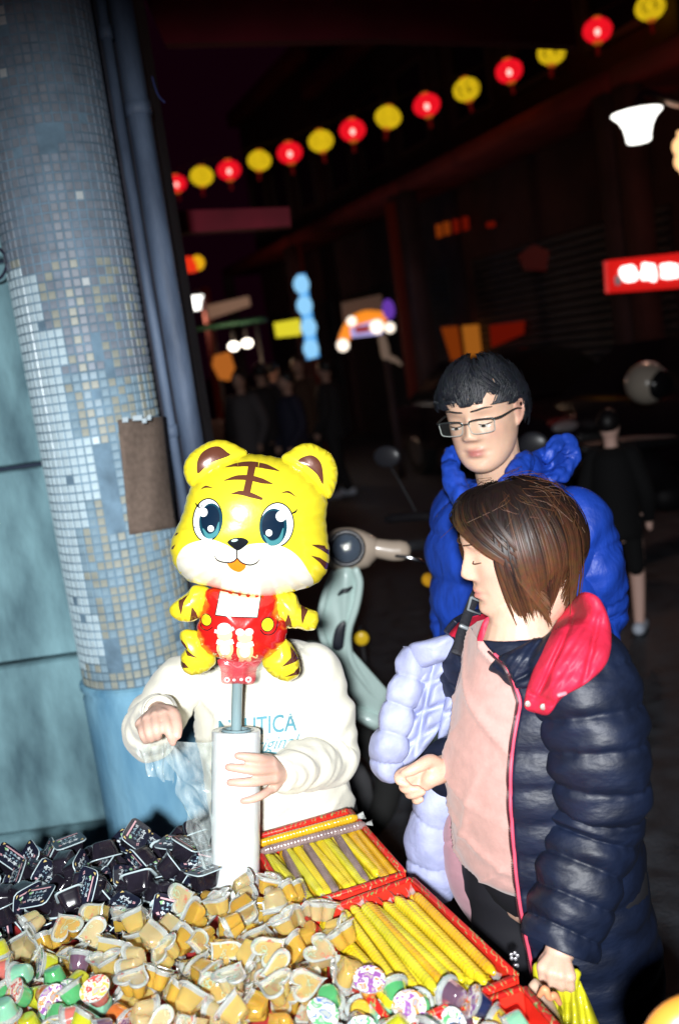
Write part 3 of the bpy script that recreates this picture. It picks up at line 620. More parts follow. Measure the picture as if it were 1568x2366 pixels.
# ---- red boxes
boxred = mat('box_red_card', (.68, .025, .012), .45, coat=.2)
def pattern_mat():
    m = bpy.data.materials.new('box_red_tartan'); m.use_nodes = True; nt = m.node_tree; b = nt.nodes['Principled BSDF']; b.inputs['Roughness'].default_value = .4
    tc = nt.nodes.new('ShaderNodeTexCoord'); w = nt.nodes.new('ShaderNodeTexWave'); w.inputs['Scale'].default_value = 14; w.inputs['Distortion'].default_value = 6; w.inputs['Detail'].default_value = 3; w.inputs['Detail Scale'].default_value = 3
    r = nt.nodes.new('ShaderNodeValToRGB'); e = r.color_ramp.elements; r.color_ramp.interpolation = 'CONSTANT'
    e[0].color = (.55, .015, .012, 1); e[1].position = .62; e[1].color = (.45, .40, .18, 1); x = e.new(.72); x.color = (.10, .25, .06, 1); x = e.new(.84); x.color = (.55, .015, .012, 1)
    nt.links.new(tc.outputs['Object'], w.inputs['Vector']); nt.links.new(w.outputs['Color'], r.inputs['Fac']); nt.links.new(r.outputs['Color'], b.inputs['Base Color']); return m
tart = pattern_mat()
def redbox(br, fr, width, h, label):
    br, fr = A(*br, TZ+.001), A(*fr, TZ+.001); L = norm(fr-br); W = A(L[1], -L[0], 0); W = -W if W[0] > 0 else W
    bl, fl = br+W*width, fr+W*width; t = thing('candy_box', (br+fl)/2, label, 'box')
    mb = MB(); mb.prism([br, fr, fl, bl], (0, 0, .003)); build('base', mb, boxred, t, smooth=False)
    for nm, a, b in (('side', br, fr), ('side', bl, fl), ('end', br, bl), ('end', fr, fl)):
        o_ = norm(np.cross(b-a, A(0, 0, 1))); o_ = o_ if o_@((a+b)/2-(br+fl)/2) > 0 else -o_
        mb = MB(); e_ = norm(b-a)*.002 if nm == 'end' else 0
        mb.prism([a+A(0, 0, .0035)+e_, b+A(0, 0, .0035)-e_, b+A(0, 0, h)-e_, a+A(0, 0, h)+e_], o_*.004*(1 if nm == 'side' else -1)); w_ = build(nm, mb, boxred, t, smooth=False)
        mb = MB(); mb.box((a+b)/2+A(0, 0, h+.002)+o_*.001, (np.linalg.norm(b-a), .012, .006), np.array([norm(b-a), o_, A(0, 0, 1)]), bev=.002); build('printed_rim', mb, tart, w_)
    return dict(br=br, L=L, W=W, len=np.linalg.norm(fr-br), w=width)
B1 = redbox((-.070, 2.005), (.024, 1.716), .215, .058, 'red cardboard box of jelly sticks beside the plastic roll')
B2 = redbox((.036, 1.692), (.166, 1.372), .205, .058, 'red cardboard box of yellow jelly sticks beside the amber jelly cups')
B3 = redbox((.172, 1.355), (.262, 1.06), .42, .05, 'red cardboard box filled with colourful round jelly cups')
# ---- jelly sticks
def stick_mesh(name, m_, L=.235, r=.0082):
    mb = MB(); ns, n = 120, 12; G = []
    for i in range(ns):
        u = i/(ns-1); x = (u-.5)*L; env = min(1, math.sqrt(max(0, 1-((abs(u-.5)-.42)/.08)**2)) if abs(u-.5) > .42 else 1)
        row = []
        for j in range(n):
            a = 2*np.pi*j/n; bmp = .0024*(abs(math.sin(u*32*np.pi))*(.5+.5*math.cos(4*a)))
            rr = max(.0015, r*env)+bmp*env; row.append((x, rr*math.cos(a), rr*math.sin(a)))
        G.append(row)
    mb.grid(G, 0, True, True, True)
    for s in (-1, 1):     # crimped film end
        mb.add([(s*L*.495, -.004, .001), (s*L*.495, .004, -.001), (s*(L*.5+.016), .010, .002), (s*(L*.5+.014), 0, -.003), (s*(L*.5+.016), -.010, .001)], [(0, 1, 2, 3), (0, 3, 4)], 1)
    return mb.mesh(name, [m_, filmend])
filmend = film_mat('film_end', (.85, .88, .85), .4, .12, 60)
sm = {c: mat('jelly_stick_'+c, col, .16, trans=.2, coat=.9, var=.12, vscale=25, col2=c2) for c, col, c2 in
      [('yellow', (.85, .62, .015), (.92, .74, .03)), ('lime', (.66, .60, .02), (.78, .72, .04)), ('amber', (.72, .38, .015), (.85, .50, .02)), ('purple', (.22, .15, .15), (.32, .23, .22)), ('red', (.45, .06, .02), (.5, .12, .03))]}
stick = {c: stick_mesh('jelly_stick', m_) for c, m_ in sm.items()}
SL = {'yellow': 'knobbly bright yellow jelly stick in clear film lying in a red box', 'lime': 'knobbly yellow green jelly stick in clear film lying in a red box', 'amber': 'knobbly orange jelly stick in clear film lying in a red box', 'purple': 'dull purple grey jelly stick in clear film lying in a red box', 'red': 'dark red jelly stick in clear film lying in a red box'}
def put_stick(c, p, d, z, s=1.0, tilt=0.0):
    o = bpy.data.objects.new(c+'_jelly_stick', stick[c]); COL.objects.link(o)
    R = Matrix.Rotation(math.atan2(d[1], d[0]), 4, 'Z') @ Matrix.Rotation(tilt, 4, 'Y') @ Matrix.Rotation(rng.rand()*6.28, 4, 'X') @ Matrix.Diagonal((s, 1, 1, 1))
    o.matrix_world = Matrix.Translation((p[0], p[1], z)) @ R
    tag(o, SL[c], 'jelly stick', c+' jelly sticks in the red boxes')
def fill_box(B, layers, cols, s, uoff):
    for li, (z, nn_, jit) in enumerate(layers):
        for k in range(nn_):
            c = cols[rng.randint(len(cols))]
            w = B['w']*(.06+.88*(k+.5)/nn_)+rng.randn()*.003
            u = B['len']*(.5+uoff)+rng.randn()*jit*B['len']
            p = B['br']+B['L']*u+B['W']*w; a = rng.randn()*.028; d = B['L']*math.cos(a)+B['W']*math.sin(a)
            put_stick(c, p, d, z+rng.rand()*.003, s, tilt=rng.randn()*.015)
cy = ['yellow']*6+['lime']*4+['amber']*2
fill_box(B2, [(TZ+.013, 11, .02), (TZ+.028, 11, .02), (TZ+.042, 11, .025), (TZ+.056, 11, .03)], cy, 1.18, -.02)
fill_box(B1, [(TZ+.014, 11, .02), (TZ+.030, 11, .02)], cy, 1.0, .0)
order1 = ['amber', 'amber', 'yellow', 'purple', 'lime', 'yellow', 'yellow', 'purple', 'yellow', 'lime', 'purple', 'lime', 'lime']
for k, c in enumerate(order1):
    u = B1['len']*.58+rng.randn()*.008; p = B1['br']+B1['L']*u+B1['W']*(B1['w']*(.05+.075*k))
    put_stick(c, p, B1['L']+B1['W']*rng.randn()*.05, TZ+.048+rng.rand()*.003, .93)
put_stick('purple', B1['br']+B1['L']*.085+B1['W']*.105, B1['W']-B1['L']*.06, TZ+.066, .95)
put_stick('amber', B1['br']+B1['L']*.05+B1['W']*.105, B1['W']-B1['L']*.04, TZ+.067, .92)
# ---- jelly cups
def print_mat(name, base, cols, scale, thr=.5, alpha=.55, rough=.15):
    """thin printed lidding film: coloured blotches on clear plastic"""
    m = bpy.data.materials.new(name); m.use_nodes = True; nt = m.node_tree; b = nt.nodes['Principled BSDF']; b.inputs['Roughness'].default_value = rough; b.inputs['Coat Weight'].default_value = .5
    tc = nt.nodes.new('ShaderNodeTexCoord'); oi = nt.nodes.new('ShaderNodeObjectInfo'); ad = nt.nodes.new('ShaderNodeVectorMath'); ad.operation = 'ADD'
    n = nt.nodes.new('ShaderNodeTexNoise'); n.inputs['Scale'].default_value = scale; n.inputs['Detail'].default_value = 2
    nt.links.new(tc.outputs['Object'], ad.inputs[0]); nt.links.new(oi.outputs['Random'], ad.inputs[1]); nt.links.new(ad.outputs[0], n.inputs['Vector'])
    r = nt.nodes.new('ShaderNodeValToRGB'); r.color_ramp.interpolation = 'CONSTANT'; e = r.color_ramp.elements
    ra = nt.nodes.new('ShaderNodeValToRGB'); ra.color_ramp.interpolation = 'CONSTANT'; ea = ra.color_ramp.elements
    e[0].color = (*base, 1); e[1].position = .999; ea[0].color = (alpha,)*3+(1,); ea[1].position = .999
    for p_, c in cols:
        x = e.new(p_); x.color = (*(c or base), 1); y = ea.new(p_); y.color = ((.95,)*3 if c else (alpha,)*3)+(1,)
    nt.links.new(n.outputs['Color'], r.inputs['Fac']); nt.links.new(r.outputs['Color'], b.inputs['Base Color'])
    nt.links.new(n.outputs['Color'], ra.inputs['Fac']); nt.links.new(ra.outputs['Color'], b.inputs['Alpha']); return m
rimm = mat('cup_rim_clear', (.74, .80, .78), .08, trans=.7, coat=.8)
heartlid = print_mat('heart_lid_print', (.75, .72, .6), [(.36, (.45, .09, .07)), (.382, None), (.58, (.28, .42, .30)), (.598, None)], 60, alpha=.07, rough=.07)
amberm = mat('jelly_amber', (.88, .66, .22), .07, trans=.66, coat=1.0, ior=1.33, sss=.4)
def outline_heart(s, n=40):
    a = np.linspace(0, 2*np.pi, n, endpoint=False)
    x = .95*np.sin(a)**3; y = (13*np.cos(a)-5*np.cos(2*a)-2*np.cos(3*a)-np.cos(4*a))/16
    return np.stack([x, y+.12], 1)*s
def outline_round(s, n=28):
    a = np.linspace(0, 2*np.pi, n, endpoint=False); return np.stack([np.cos(a), np.sin(a)], 1)*s
def outline_rect(sx, sy, n=28, p=6):
    a = np.linspace(0, 2*np.pi, n, endpoint=False); c, s_ = np.cos(a), np.sin(a); k = (abs(c)**p+abs(s_)**p)**(-1/p); return np.stack([c*k*sx, s_*k*sy], 1)
def z3(o, z): return np.column_stack([o, np.full(len(o), z)])
def cup_meshes(o, depth, taper, bodym, rim_m, lid_m, fl=1.18, dome=.0, nm='cup', ribs=0, clear=True):
    b = MB(); G = []
    for t, s in [(0, 1.0), (.08, .985), (.22, 1-(1-taper)*.22), (.5, 1-(1-taper)*.5), (.88, taper+.02), (.97, taper*.93), (1.0, taper*.80)]:
        q = o*s
        if ribs: q = q*(1+.02*np.cos(np.arange(len(o))*np.pi))[:, None]
        G.append(z3(q, -depth*t))
    b.grid(G[:3], 1 if clear else 0, True, False, False); b.grid(G[2:], 0, True, False, True); b.grid([z3(o*.93, -depth*.16), z3(o*.5, -depth*.15)] if clear else [z3(o*1.0, 0.0), z3(o*.5, .0006)], 0, True, False, True)
    r = MB(); r.grid([z3(o*.97, -.0009), z3(o*fl, -.0008), z3(o*fl*1.015, .0002), z3(o*fl, .0012), z3(o*.98, .0013)], 0, True)
    l = MB(); l.grid([z3(o*fl*.995, .0019), z3(o*.85, .0024), z3(o*.5, .0024+dome), z3(o*.2, .0024+dome)], 0, True, False, True)
    return b.mesh(nm, [bodym, rim_m]), r.mesh('rim', rim_m), (l.mesh('lid', lid_m) if lid_m else None)
heart = cup_meshes(outline_heart(.0265), .031, .72, amberm, rimm, heartlid, 1.20, .0006)
heart2 = cup_meshes(outline_heart(.0265), .031, .72, mat('jelly_amber_deep', (.86, .56, .10), .07, trans=.66, coat=1.0, ior=1.33, sss=.4), rimm, heartlid, 1.20, .0006)
heart3 = cup_meshes(outline_heart(.0265), .031, .72, mat('jelly_amber_pale', (.90, .74, .41), .07, trans=.72, coat=1.0, ior=1.33, sss=.4), rimm, heartlid, 1.20, .0006)
# black cups with printed lids
blackj = mat('jelly_black', (.012, .010, .016), .14, coat=1.0, var=.4, vscale=20); blackrim = mat('cup_rim_pale', (.42, .52, .55), .2, coat=.5); blackfilm = mat('lid_black_film', (.012, .014, .03), .18, coat=.8)
lw = mat('print_white', (.72, .80, .84), .35); lp = mat('print_pink', (.65, .38, .42), .35); lg = mat('print_green', (.28, .55, .25), .35); ly = mat('print_yellow', (.68, .52, .20), .35); lbl = mat('print_blue', (.35, .52, .60), .35)
blk_o = outline_rect(.0280, .0226)
bbody, brim, blid = cup_meshes(blk_o, .034, .74, blackj, blackrim, blackfilm, 1.16, .0, clear=False)
def lid_print():
    mb = MB(); r_ = np.random.RandomState(3); z = .0031; SC = 1.1
    def glyph(cx, cy, s, m_):
        for _ in range(6):
            w, h = ((s*.9, s*.16) if r_.rand() < .55 else (s*.18, s*.8)); x = cx+(r_.rand()-.5)*s*.6; y = cy+(r_.rand()-.5)*s*.6
            mb.add([(x-w/2, y-h/2, z), (x+w/2, y-h/2, z), (x+w/2, y+h/2, z), (x-w/2, y+h/2, z)], [(0, 1, 2, 3)], m_)
    for k in range(3): glyph(-.010+.0105*k, .0095, .0085, 0)
    glyph(.0195, .0105, .006, 1)
    for k in range(4): glyph(-.012+.008*k, .001, .0045, 4)
    for k in range(4): glyph(-.014+.009*k, -.0075, .0060, 4 if k % 3 else 0)
    mb.add([(-.022, -.0165, z), (.019, -.0165, z), (.019, -.0135, z), (-.022, -.0135, z)], [(0, 1, 2, 3)], 1)
    mb.add([(.012, -.012, z+.0003), (.020, -.009, z+.0003), (.016, -.004, z+.0003)], [(0, 1, 2)], 2)
    mb.add([(-.0235, .014, z), (-.017, .019, z), (-.0235, .0195, z)], [(0, 1, 2)], 3); mb.add([(.021, -.019, z), (.0255, -.012, z), (.0255, -.019, z)], [(0, 1, 2)], 3)
    mb.v = [v_*A(SC, SC, 1) for v_ in mb.v]
    return mb.mesh('lid_print', [lw, lp, lg, ly, lbl], False)
bprint = lid_print()
# round mini cups
RC = {'green': (.10, .42, .16), 'lime yellow': (.50, .52, .03), 'orange': (.60, .17, .04), 'coral pink': (.62, .18, .15), 'purple': (.16, .09, .14), 'dark blue': (.02, .03, .10), 'mint': (.25, .55, .38), 'yellow': (.65, .45, .05)}
roundlid = {k: print_mat('round_lid_'+k.replace(' ', '_'), c, q, 75, alpha=.55) for k, c, q in
            [('a', (.70, .74, .72), [(.40, (.62, .10, .08)), (.46, (.75, .72, .62)), (.54, (.7, .5, .08)), (.60, None)]), ('b', (.66, .74, .70), [(.38, (.12, .42, .18)), (.45, (.75, .75, .7)), (.55, (.10, .2, .45)), (.60, None)]), ('c', (.6, .55, .6), [(.40, (.28, .10, .35)), (.47, (.75, .72, .7)), (.55, (.65, .25, .06)), (.6, None)])]}
rcups = {}
for i, (k, c) in enumerate(RC.items()):
    rcups[k] = cup_meshes(outline_round(.0200), .028, .72, mat('jelly_'+k.replace(' ', '_'), c, .10, trans=.35, coat=1.0, ior=1.36, sss=.4), rimm, roundlid['abc'[i % 3]], 1.22, .0004, ribs=(i % 3 == 0))
def place_cup(name, meshes, p, R, label, cat, group, extra=None):
    o = bpy.data.objects.new(name, meshes[0]); COL.objects.link(o); o.matrix_world = Matrix.Translation(p) @ R.to_4x4(); tag(o, label, cat, group)
    r = bpy.data.objects.new('rim', meshes[1]); COL.objects.link(r); r.parent = o
    if meshes[2]:
        l = bpy.data.objects.new('lid', meshes[2]); COL.objects.link(l); l.parent = o
        if extra:
            e = bpy.data.objects.new('lid_print', extra); COL.objects.link(e); e.parent = l
    return o
class Heap:
    """drops balls one by one: each comes to rest on the table or on its neighbours"""
    def __init__(s): s.p = []
    def height(s, x, y, r, floor):
        z = floor+r
        for (a, b, c, q) in s.p:
            d2 = (x-a)**2+(y-b)**2; R = r+q
            if d2 < R*R: z = max(z, c+math.sqrt(R*R-d2))
        return z
    def drop(s, sampler, r, floor, k=10, zmax=9):
        best = None
        for _ in range(k):
            x, y = sampler(); z = s.height(x, y, r, floor)
            if best is None or z < best[2]: best = (x, y, z)
        if best[2] > zmax: return None
        s.p.append((*best, r)); return best
HP = Heap()
RB, RT = P(543, 2110, 1.80), P(546, 1690, 1.87)
RB = RB+(RT-RB)*((TZ+.004-RB[2])/(RT[2]-RB[2]))
for k in range(12):   # the roll's foot keeps its place free
    q = RB+(RT-RB)*(k*.03/.30); HP.p.append((q[0], q[1], q[2], .050))
def poly_sampler(poly, z=.74):
    pw = [tuple(ZP(x, y, z)[:2]) for x, y in poly]; xs_ = [q[0] for q in pw]; ys_ = [q[1] for q in pw]
    def f():
        while True:
            x = min(xs_)+rng.rand()*(max(xs_)-min(xs_)); y = min(ys_)+rng.rand()*(max(ys_)-min(ys_))
            if inpoly(x, y, pw): return x, y
    return f
def rand_rot(up_bias):
    """lid direction: mostly sideways to upright"""
    az = rng.rand()*2*np.pi; r = rng.rand()
    tilt = abs(rng.randn())*.6 if r < up_bias else (np.pi/2+rng.randn()*.5 if r < .88 else np.pi+rng.randn()*.5)
    return (Matrix.Rotation(az, 3, 'Z') @ Matrix.Rotation(tilt, 3, 'X') @ Matrix.Rotation(rng.rand()*6.28, 3, 'Z'))
samp_black = poly_sampler([(-60, 2085), (30, 2030), (110, 1998), (220, 1975), (330, 1958), (480, 1955), (500, 2085), (430, 2110), (330, 2120), (230, 2150), (120, 2130), (-60, 2150)])
for i in range(98):
    q = HP.drop(samp_black, .0212, TZ, 7, zmax=.825)
    if not q: continue
    R = rand_rot(.30); nrm = R @ Vector((0, 0, 1)); c = Vector(q)+nrm*.015
    if rng.rand() < .3 and nrm.y > 0: R = Matrix.Rotation(math.pi, 3, 'Z') @ R; c = Vector(q)+(R @ Vector((0, 0, 1)))*.012
    place_cup("black_jelly_cup", (bbody, brim, blid), c, R, 'black jelly cup with dark printed lid and pale rim in the heap by the wall', 'jelly cup', 'black jelly cups', bprint)
samp_amber = poly_sampler([(40, 2185), (150, 2150), (250, 2135), (330, 2120), (430, 2090), (520, 2075), (620, 2080), (700, 2095), (735, 2120), (770, 2185), (830, 2245), (850, 2300), (690, 2345), (680, 2420), (330, 2420), (310, 2330), (200, 2255), (60, 2235)])
samp_edge = poly_sampler([(600, 2085), (660, 2075), (735, 2105), (780, 2190), (830, 2250), (760, 2290), (660, 2200)])
HN = 0
for i in range(215):
    q = HP.drop(samp_amber if i % 5 else samp_edge, .0222, TZ, 8, zmax=.782)
    if not q: continue
    HN += 1
    R = rand_rot(.42); c = Vector(q)+(R @ Vector((0, 0, 1)))*.016
    h_ = (heart, heart2, heart3)[int(rng.rand()*3)]; nm = ('amber', 'deep amber', 'pale amber')[(heart, heart2, heart3).index(h_)]
    place_cup('heart_jelly_cup', h_, c, R, nm+' jelly in a clear heart shaped cup in the big heap', 'jelly cup', nm+' heart jelly cups')
def colour_heap(poly, n_, r_=.0192, floor=TZ, zmax=.79, keys=None):
    s_ = poly_sampler(poly)
    for i in range(n_):
        q = HP.drop(s_, r_, floor, 8, zmax=zmax)
        if not q: continue
        R = rand_rot(.26); c = Vector(q)+(R @ Vector((0, 0, 1)))*.013; k = list(RC)[rng.randint(len(RC))] if not keys else keys[rng.randint(len(keys))]
        place_cup(k.replace(' ', '_')+'_jelly_cup', rcups[k], c, R, k+' jelly in a small round clear cup', 'jelly cup', k+' round jelly cups')
colour_heap([(-80, 2190), (40, 2185), (70, 2235), (200, 2255), (310, 2330), (330, 2440), (-80, 2440)], 70, keys=['lime yellow', 'mint', 'lime yellow', 'green', 'orange', 'mint', 'coral pink', 'purple'])
colour_heap([(690, 2340), (860, 2300), (1000, 2345), (1130, 2320), (1180, 2345), (1225, 2440), (690, 2440)], 50, zmax=.778, keys=['coral pink', 'green', 'lime yellow', 'dark blue', 'mint', 'purple', 'yellow', 'orange'])

# ================================================================== PLASTIC ROLL, FILM
rollm = mat('film_roll_plastic', (.66, .70, .70), .28, trans=.08, coat=.5, sss=.15, var=.06, vscale=8, stretch=(30, 30, 1))
RA = norm(RT-RB); RR = .0475
t = thing('plastic_film_roll', RB, 'upright white roll of clear plastic film standing among the sweets', 'plastic roll')
ra = norm(np.cross(RA, A(0, 1, 0))); rb = np.cross(RA, ra); n = 56; th = np.linspace(0, 2*np.pi, n, endpoint=False)
def rring(r, p): return p+r*(np.cos(th)[:, None]*ra+np.sin(th)[:, None]*rb)
mb = MB(); G = []
for k in np.linspace(0, 1, 26): G.append(rring(RR*(1+.004*np.sin(40*k)), RB+(RT-RB)*k)+0)
G += [rring(RR*.97, RT+RA*.003), rring(RR*.62, RT+RA*.002), rring(RR*.60, RT-RA*.004)]
mb.grid(G, 0, True, True, False); build('film_wrap', mb, rollm, t)
corem = mat('card_core', (.20, .30, .33), .7, var=.15, vscale=60)
mb = MB(); mb.grid([rring(RR*.60, RT-RA*.004), rring(RR*.60, RT+RA*.005), rring(RR*.46, RT+RA*.005), rring(RR*.46, RT-RA*.12)], 0, True, False, True); build('core', mb, corem, t)
# loose film pulled to the hand
filmm = film_mat('clear_film', (.70, .80, .80), .24, .12, 9, (7, 7, 1.0))
HANDP = P(392, 1712, 1.80); G = []
for u in np.linspace(0, 1, 46):
    row = []
    for v in np.linspace(0, 1, 40):
        e0 = RT+(RB-RT)*(.02+.80*v)-ra*0+A(-RR*.92, -RR*.38, 0)
        y0 = HANDP+A(-.012, 0, .012)+(P(478, 2010, 1.76)-HANDP)*(v**1.15)*1.0
        p = e0*(1-u)+y0*u; s_ = math.sin(np.pi*u)
        row.append(p+A(.006*math.sin(23*v+6*u), -.011*math.sin(16*v-3*u)*s_-.012*math.sin(31*v*(1-.3*u))*s_*.5, -.012*s_*(1-v)))
    G.append(row)
mb = MB(); mb.grid(G); tag(build('loose_film', mb, filmm), 'clear crinkled plastic film pulled off the roll by a hand', 'plastic film')
G = []
for u in np.linspace(0, 1, 26):
    row = []
    for v in np.linspace(0, 1, 18):
        a = P(310+80*u, 1728-8*u, 1.82); b = P(345+60*u, 1790+20*u, 1.80); p = a*(1-v)+b*v
        row.append(p+A(.004*math.sin(19*u+4*v), -.010*math.sin(13*u+7*v), .003*math.sin(22*u)))
    G.append(row)
mb = MB(); mb.grid(G); tag(build('film_end_flap', mb, filmm), 'free flap of clear plastic film hanging under the pinching hand', 'plastic film')
# ================================================================== TIGER FOIL BALLOON
YB = 1.84
def zb(p): return (345+p[0]*.32, 972+p[1]*.32)          # drawing grid -> photo grid
BN = -norm(f0+RV*(-.10)); BC = P(*zb((700, 900)), YB)
def bpt(x, y, h=0.0):                                    # point of the balloon's own plane + height h towards the viewer side
    q = zb((x, y)); c = zb((700, 900)); s = np.linalg.norm(BC-CAMP)/F
    dx, dy = (q[0]-c[0])*s, -(q[1]-c[1])*s; return BC+RV*dx+UV*dy+BN*h-f0*(-.20*dx+.10*dy)
foil = {k: mat('foil_'+k, c, .27, coat=.6, metal=.15, spec=.6, bump=.06, bscale=55) for k, c in [('yellow', (.85, .72, .03)), ('red', (.62, .012, .010)), ('white', (.78, .78, .66)), ('brown', (.11, .035, .02))]}
prn = {k: mat('balloon_print_'+k, c, .25, coat=.7) for k, c in [('brown', (.10, .032, .018)), ('black', (.006, .008, .012)), ('white', (.85, .87, .85)), ('teal', (.006, .045, .07)), ('teal_light', (.05, .20, .22)), ('navy', (.004, .014, .032)), ('orange', (.85, .22, .01)), ('yellow', (.85, .62, .02)), ('cream', (.80, .62, .30)), ('red', (.6, .012, .01)), ('aqua', (.42, .60, .60)), ('pink', (.62, .10, .11))]}
bal = thing('tiger_balloon', bpt(630, 1900), 'inflated yellow tiger foil balloon in red overalls on a stick', 'balloon')
class Seg:
    """one inflated foil chamber over a star-shaped outline"""
    def __init__(s, outline, c, H_, base=0.0, crimp=.012, nc=26, pw=2.2, seed=0):
        s.o = closed_spline(outline, 120); s.c = np.array(c, float); s.H = H_; s.base = base; s.pw = pw
        d = s.o-s.c; s.a = np.arctan2(d[:, 1], d[:, 0]); s.r = np.hypot(d[:, 0], d[:, 1]); k = np.argsort(s.a); s.a = s.a[k]; s.r = s.r[k]
        s.crimp = crimp; s.nc = nc; r_ = np.random.RandomState(seed); s.ph = r_.rand(6)*6.28; s.am = .5+r_.rand(6)
    def R(s, a): return np.interp(a, np.concatenate([s.a-2*np.pi, s.a, s.a+2*np.pi]), np.concatenate([s.r]*3))
    def h(s, x, y):
        dx, dy = x-s.c[0], y-s.c[1]; a = math.atan2(dy, dx); t = min(1, math.hypot(dx, dy)/max(1e-6, s.R(a)))
        base = s.H*max(0, 1-t**s.pw)**.55
        wr = s.crimp*s.H*(max(0, (t-.55)/.45)**2)*(math.sin(s.nc*a+s.ph[0]+1.7*math.sin(3*a+s.ph[1]))+.6*math.sin(s.nc*1.7*a+s.ph[2]))*(1-t**8)
        return s.base+base+wr*3
    def shell(s, mb, m=0, n=120, nr=26, back=True):
        A_ = np.linspace(-np.pi, np.pi, n, endpoint=False); rr = s.R(A_); G = []
        rag = 1+.008*np.sin(s.nc*A_*1.3+s.ph[3])*s.am[0]
        ts = 1-(1-np.linspace(0.02, 1, nr))**1.6
        for t in ts: G.append([bpt(s.c[0]+rr[j]*t*math.cos(A_[j])*(rag[j] if t > .93 else 1), s.c[1]+rr[j]*t*math.sin(A_[j])*(rag[j] if t > .93 else 1), s.h(s.c[0]+rr[j]*t*.999*math.cos(A_[j]), s.c[1]+rr[j]*t*.999*math.sin(A_[j]))) for j in range(n)])
        mb.grid(G, m, True, True, False)
        if back:
            G2 = []
            for t in ts[::-1]: G2.append([bpt(s.c[0]+rr[j]*t*math.cos(A_[j])*(rag[j] if t > .93 else 1), s.c[1]+rr[j]*t*math.sin(A_[j])*(rag[j] if t > .93 else 1), 2*s.base-s.h(s.c[0]+rr[j]*t*.999*math.cos(A_[j]), s.c[1]+rr[j]*t*.999*math.sin(A_[j]))) for j in range(n)])
            mb.grid(G2, m, True, False, True)
        return mb
    def patch(s, mb, outline, off, m=0, c=None, n=64, nr=8, spline=True):
        o = closed_spline(outline, n) if spline else np.asarray(outline, float)
        if not spline:   # densify straight edges
            k = len(o); q = []
            for i in range(k): q += [o[i]+(o[(i+1) % k]-o[i])*u for u in np.linspace(0, 1, max(2, n//k), endpoint=False)]
            o = np.array(q)
        c = o.mean(0) if c is None else np.array(c, float); G = []
        for t in np.linspace(0.02, 1, nr):
            G.append([bpt(*(c+(p-c)*t), s.h(*(c+(p-c)*t))+off) for p in o])
        return mb.grid(G, m, True, True, False)
    def ell(s, mb, c, rx, ry, off, m=0, rot=0, n=44, nr=7):
        a = np.linspace(0, 2*np.pi, n, endpoint=False); x, y = rx*np.cos(a), ry*np.sin(a)
        return s.patch(mb, np.stack([c[0]+x*math.cos(rot)-y*math.sin(rot), c[1]+x*math.sin(rot)+y*math.cos(rot)], 1), off, m, n=n, nr=nr, spline=True)
    def stroke(s, mb, pts, w, off, m=0, n=30):
        q = catmull(np.array(pts, float), n); T_ = np.gradient(q, axis=0); T_ /= np.linalg.norm(T_, axis=1, keepdims=True); N_ = np.stack([-T_[:, 1], T_[:, 0]], 1)
        ww = np.interp(np.linspace(0, 1, n), np.linspace(0, 1, len(w)), w) if hasattr(w, '__len__') else np.full(n, w)
        G = []
        for k in np.linspace(-.5, .5, 5): G.append([bpt(*(q[i]+N_[i]*ww[i]*k), s.h(*(q[i]+N_[i]*ww[i]*k))+off) for i in range(n)])
        return mb.grid(G, m)
head = Seg([(700, 250), (840, 255), (980, 285), (1110, 350), (1210, 450), (1280, 570), (1272, 700), (1280, 800), (1295, 950), (1288, 1050), (1255, 1130), (1170, 1200), (1000, 1245), (850, 1270), (740, 1262), (600, 1235), (450, 1195), (310, 1160), (235, 1095), (190, 1020), (172, 930), (185, 850), (225, 760), (268, 650), (290, 560), (330, 470), (420, 370), (550, 295)], (735, 760), .100, crimp=.022, nc=34, seed=1)
def bpart(name, mb, m_, par): return build(name, mb, m_, par)
for ol, c, seed, inner in [([(345, 500), (285, 430), (272, 340), (310, 260), (380, 200), (470, 155), (560, 152), (650, 190), (715, 245), (640, 380), (470, 480)], (460, 330), 2, [(372, 392), (370, 315), (400, 250), (460, 210), (520, 203), (572, 240), (590, 265), (480, 312), (420, 355)]),
                     ([(950, 275), (1020, 215), (1090, 172), (1170, 165), (1240, 195), (1310, 240), (1352, 330), (1357, 410), (1335, 500), (1292, 565), (1180, 500), (1030, 380)], (1190, 345), 3, [(1065, 300), (1100, 270), (1160, 258), (1210, 290), (1235, 350), (1240, 462), (1195, 392), (1120, 330)])]:
    e = Seg(ol, c, .036, base=-.004, crimp=.05, nc=15, seed=seed); mb = MB(); e.shell(mb, 0, 110, 18); o = bpart('ear', mb, foil['yellow'], bal)
    mb = MB(); e.patch(mb, inner, .0012); bpart('inner_ear', mb, foil['brown'], o)
mb = MB(); head.shell(mb, 0, 150, 34); HEAD = bpart('head', mb, foil['yellow'], bal)
mb = MB(); head.patch(mb, [(222, 1010), (245, 940), (300, 885), (400, 852), (480, 850), (560, 880), (635, 915), (720, 880), (850, 875), (960, 905), (1050, 970), (1120, 1070), (1168, 1188), (1000, 1238), (850, 1262), (740, 1254), (600, 1228), (450, 1188), (318, 1152), (242, 1085)], .0024, n=120, nr=22); bpart('muzzle', mb, foil['white'], HEAD)
mb = MB()
head.stroke(mb, [(562, 348), (650, 332), (740, 328), (840, 345), (930, 376)], [4, 30, 40, 36, 4], .0010)
head.stroke(mb, [(553, 445), (640, 425), (730, 428), (810, 448), (882, 468)], [4, 32, 40, 36, 4], .0010)
head.stroke(mb, [(598, 538), (660, 530), (730, 545), (808, 572)], [4, 30, 36, 18], .0010)
head.stroke(mb, [(745, 330), (725, 430), (700, 545)], [50, 48, 50], .0014)
bpart('forehead_mark', mb, prn['brown'], HEAD)
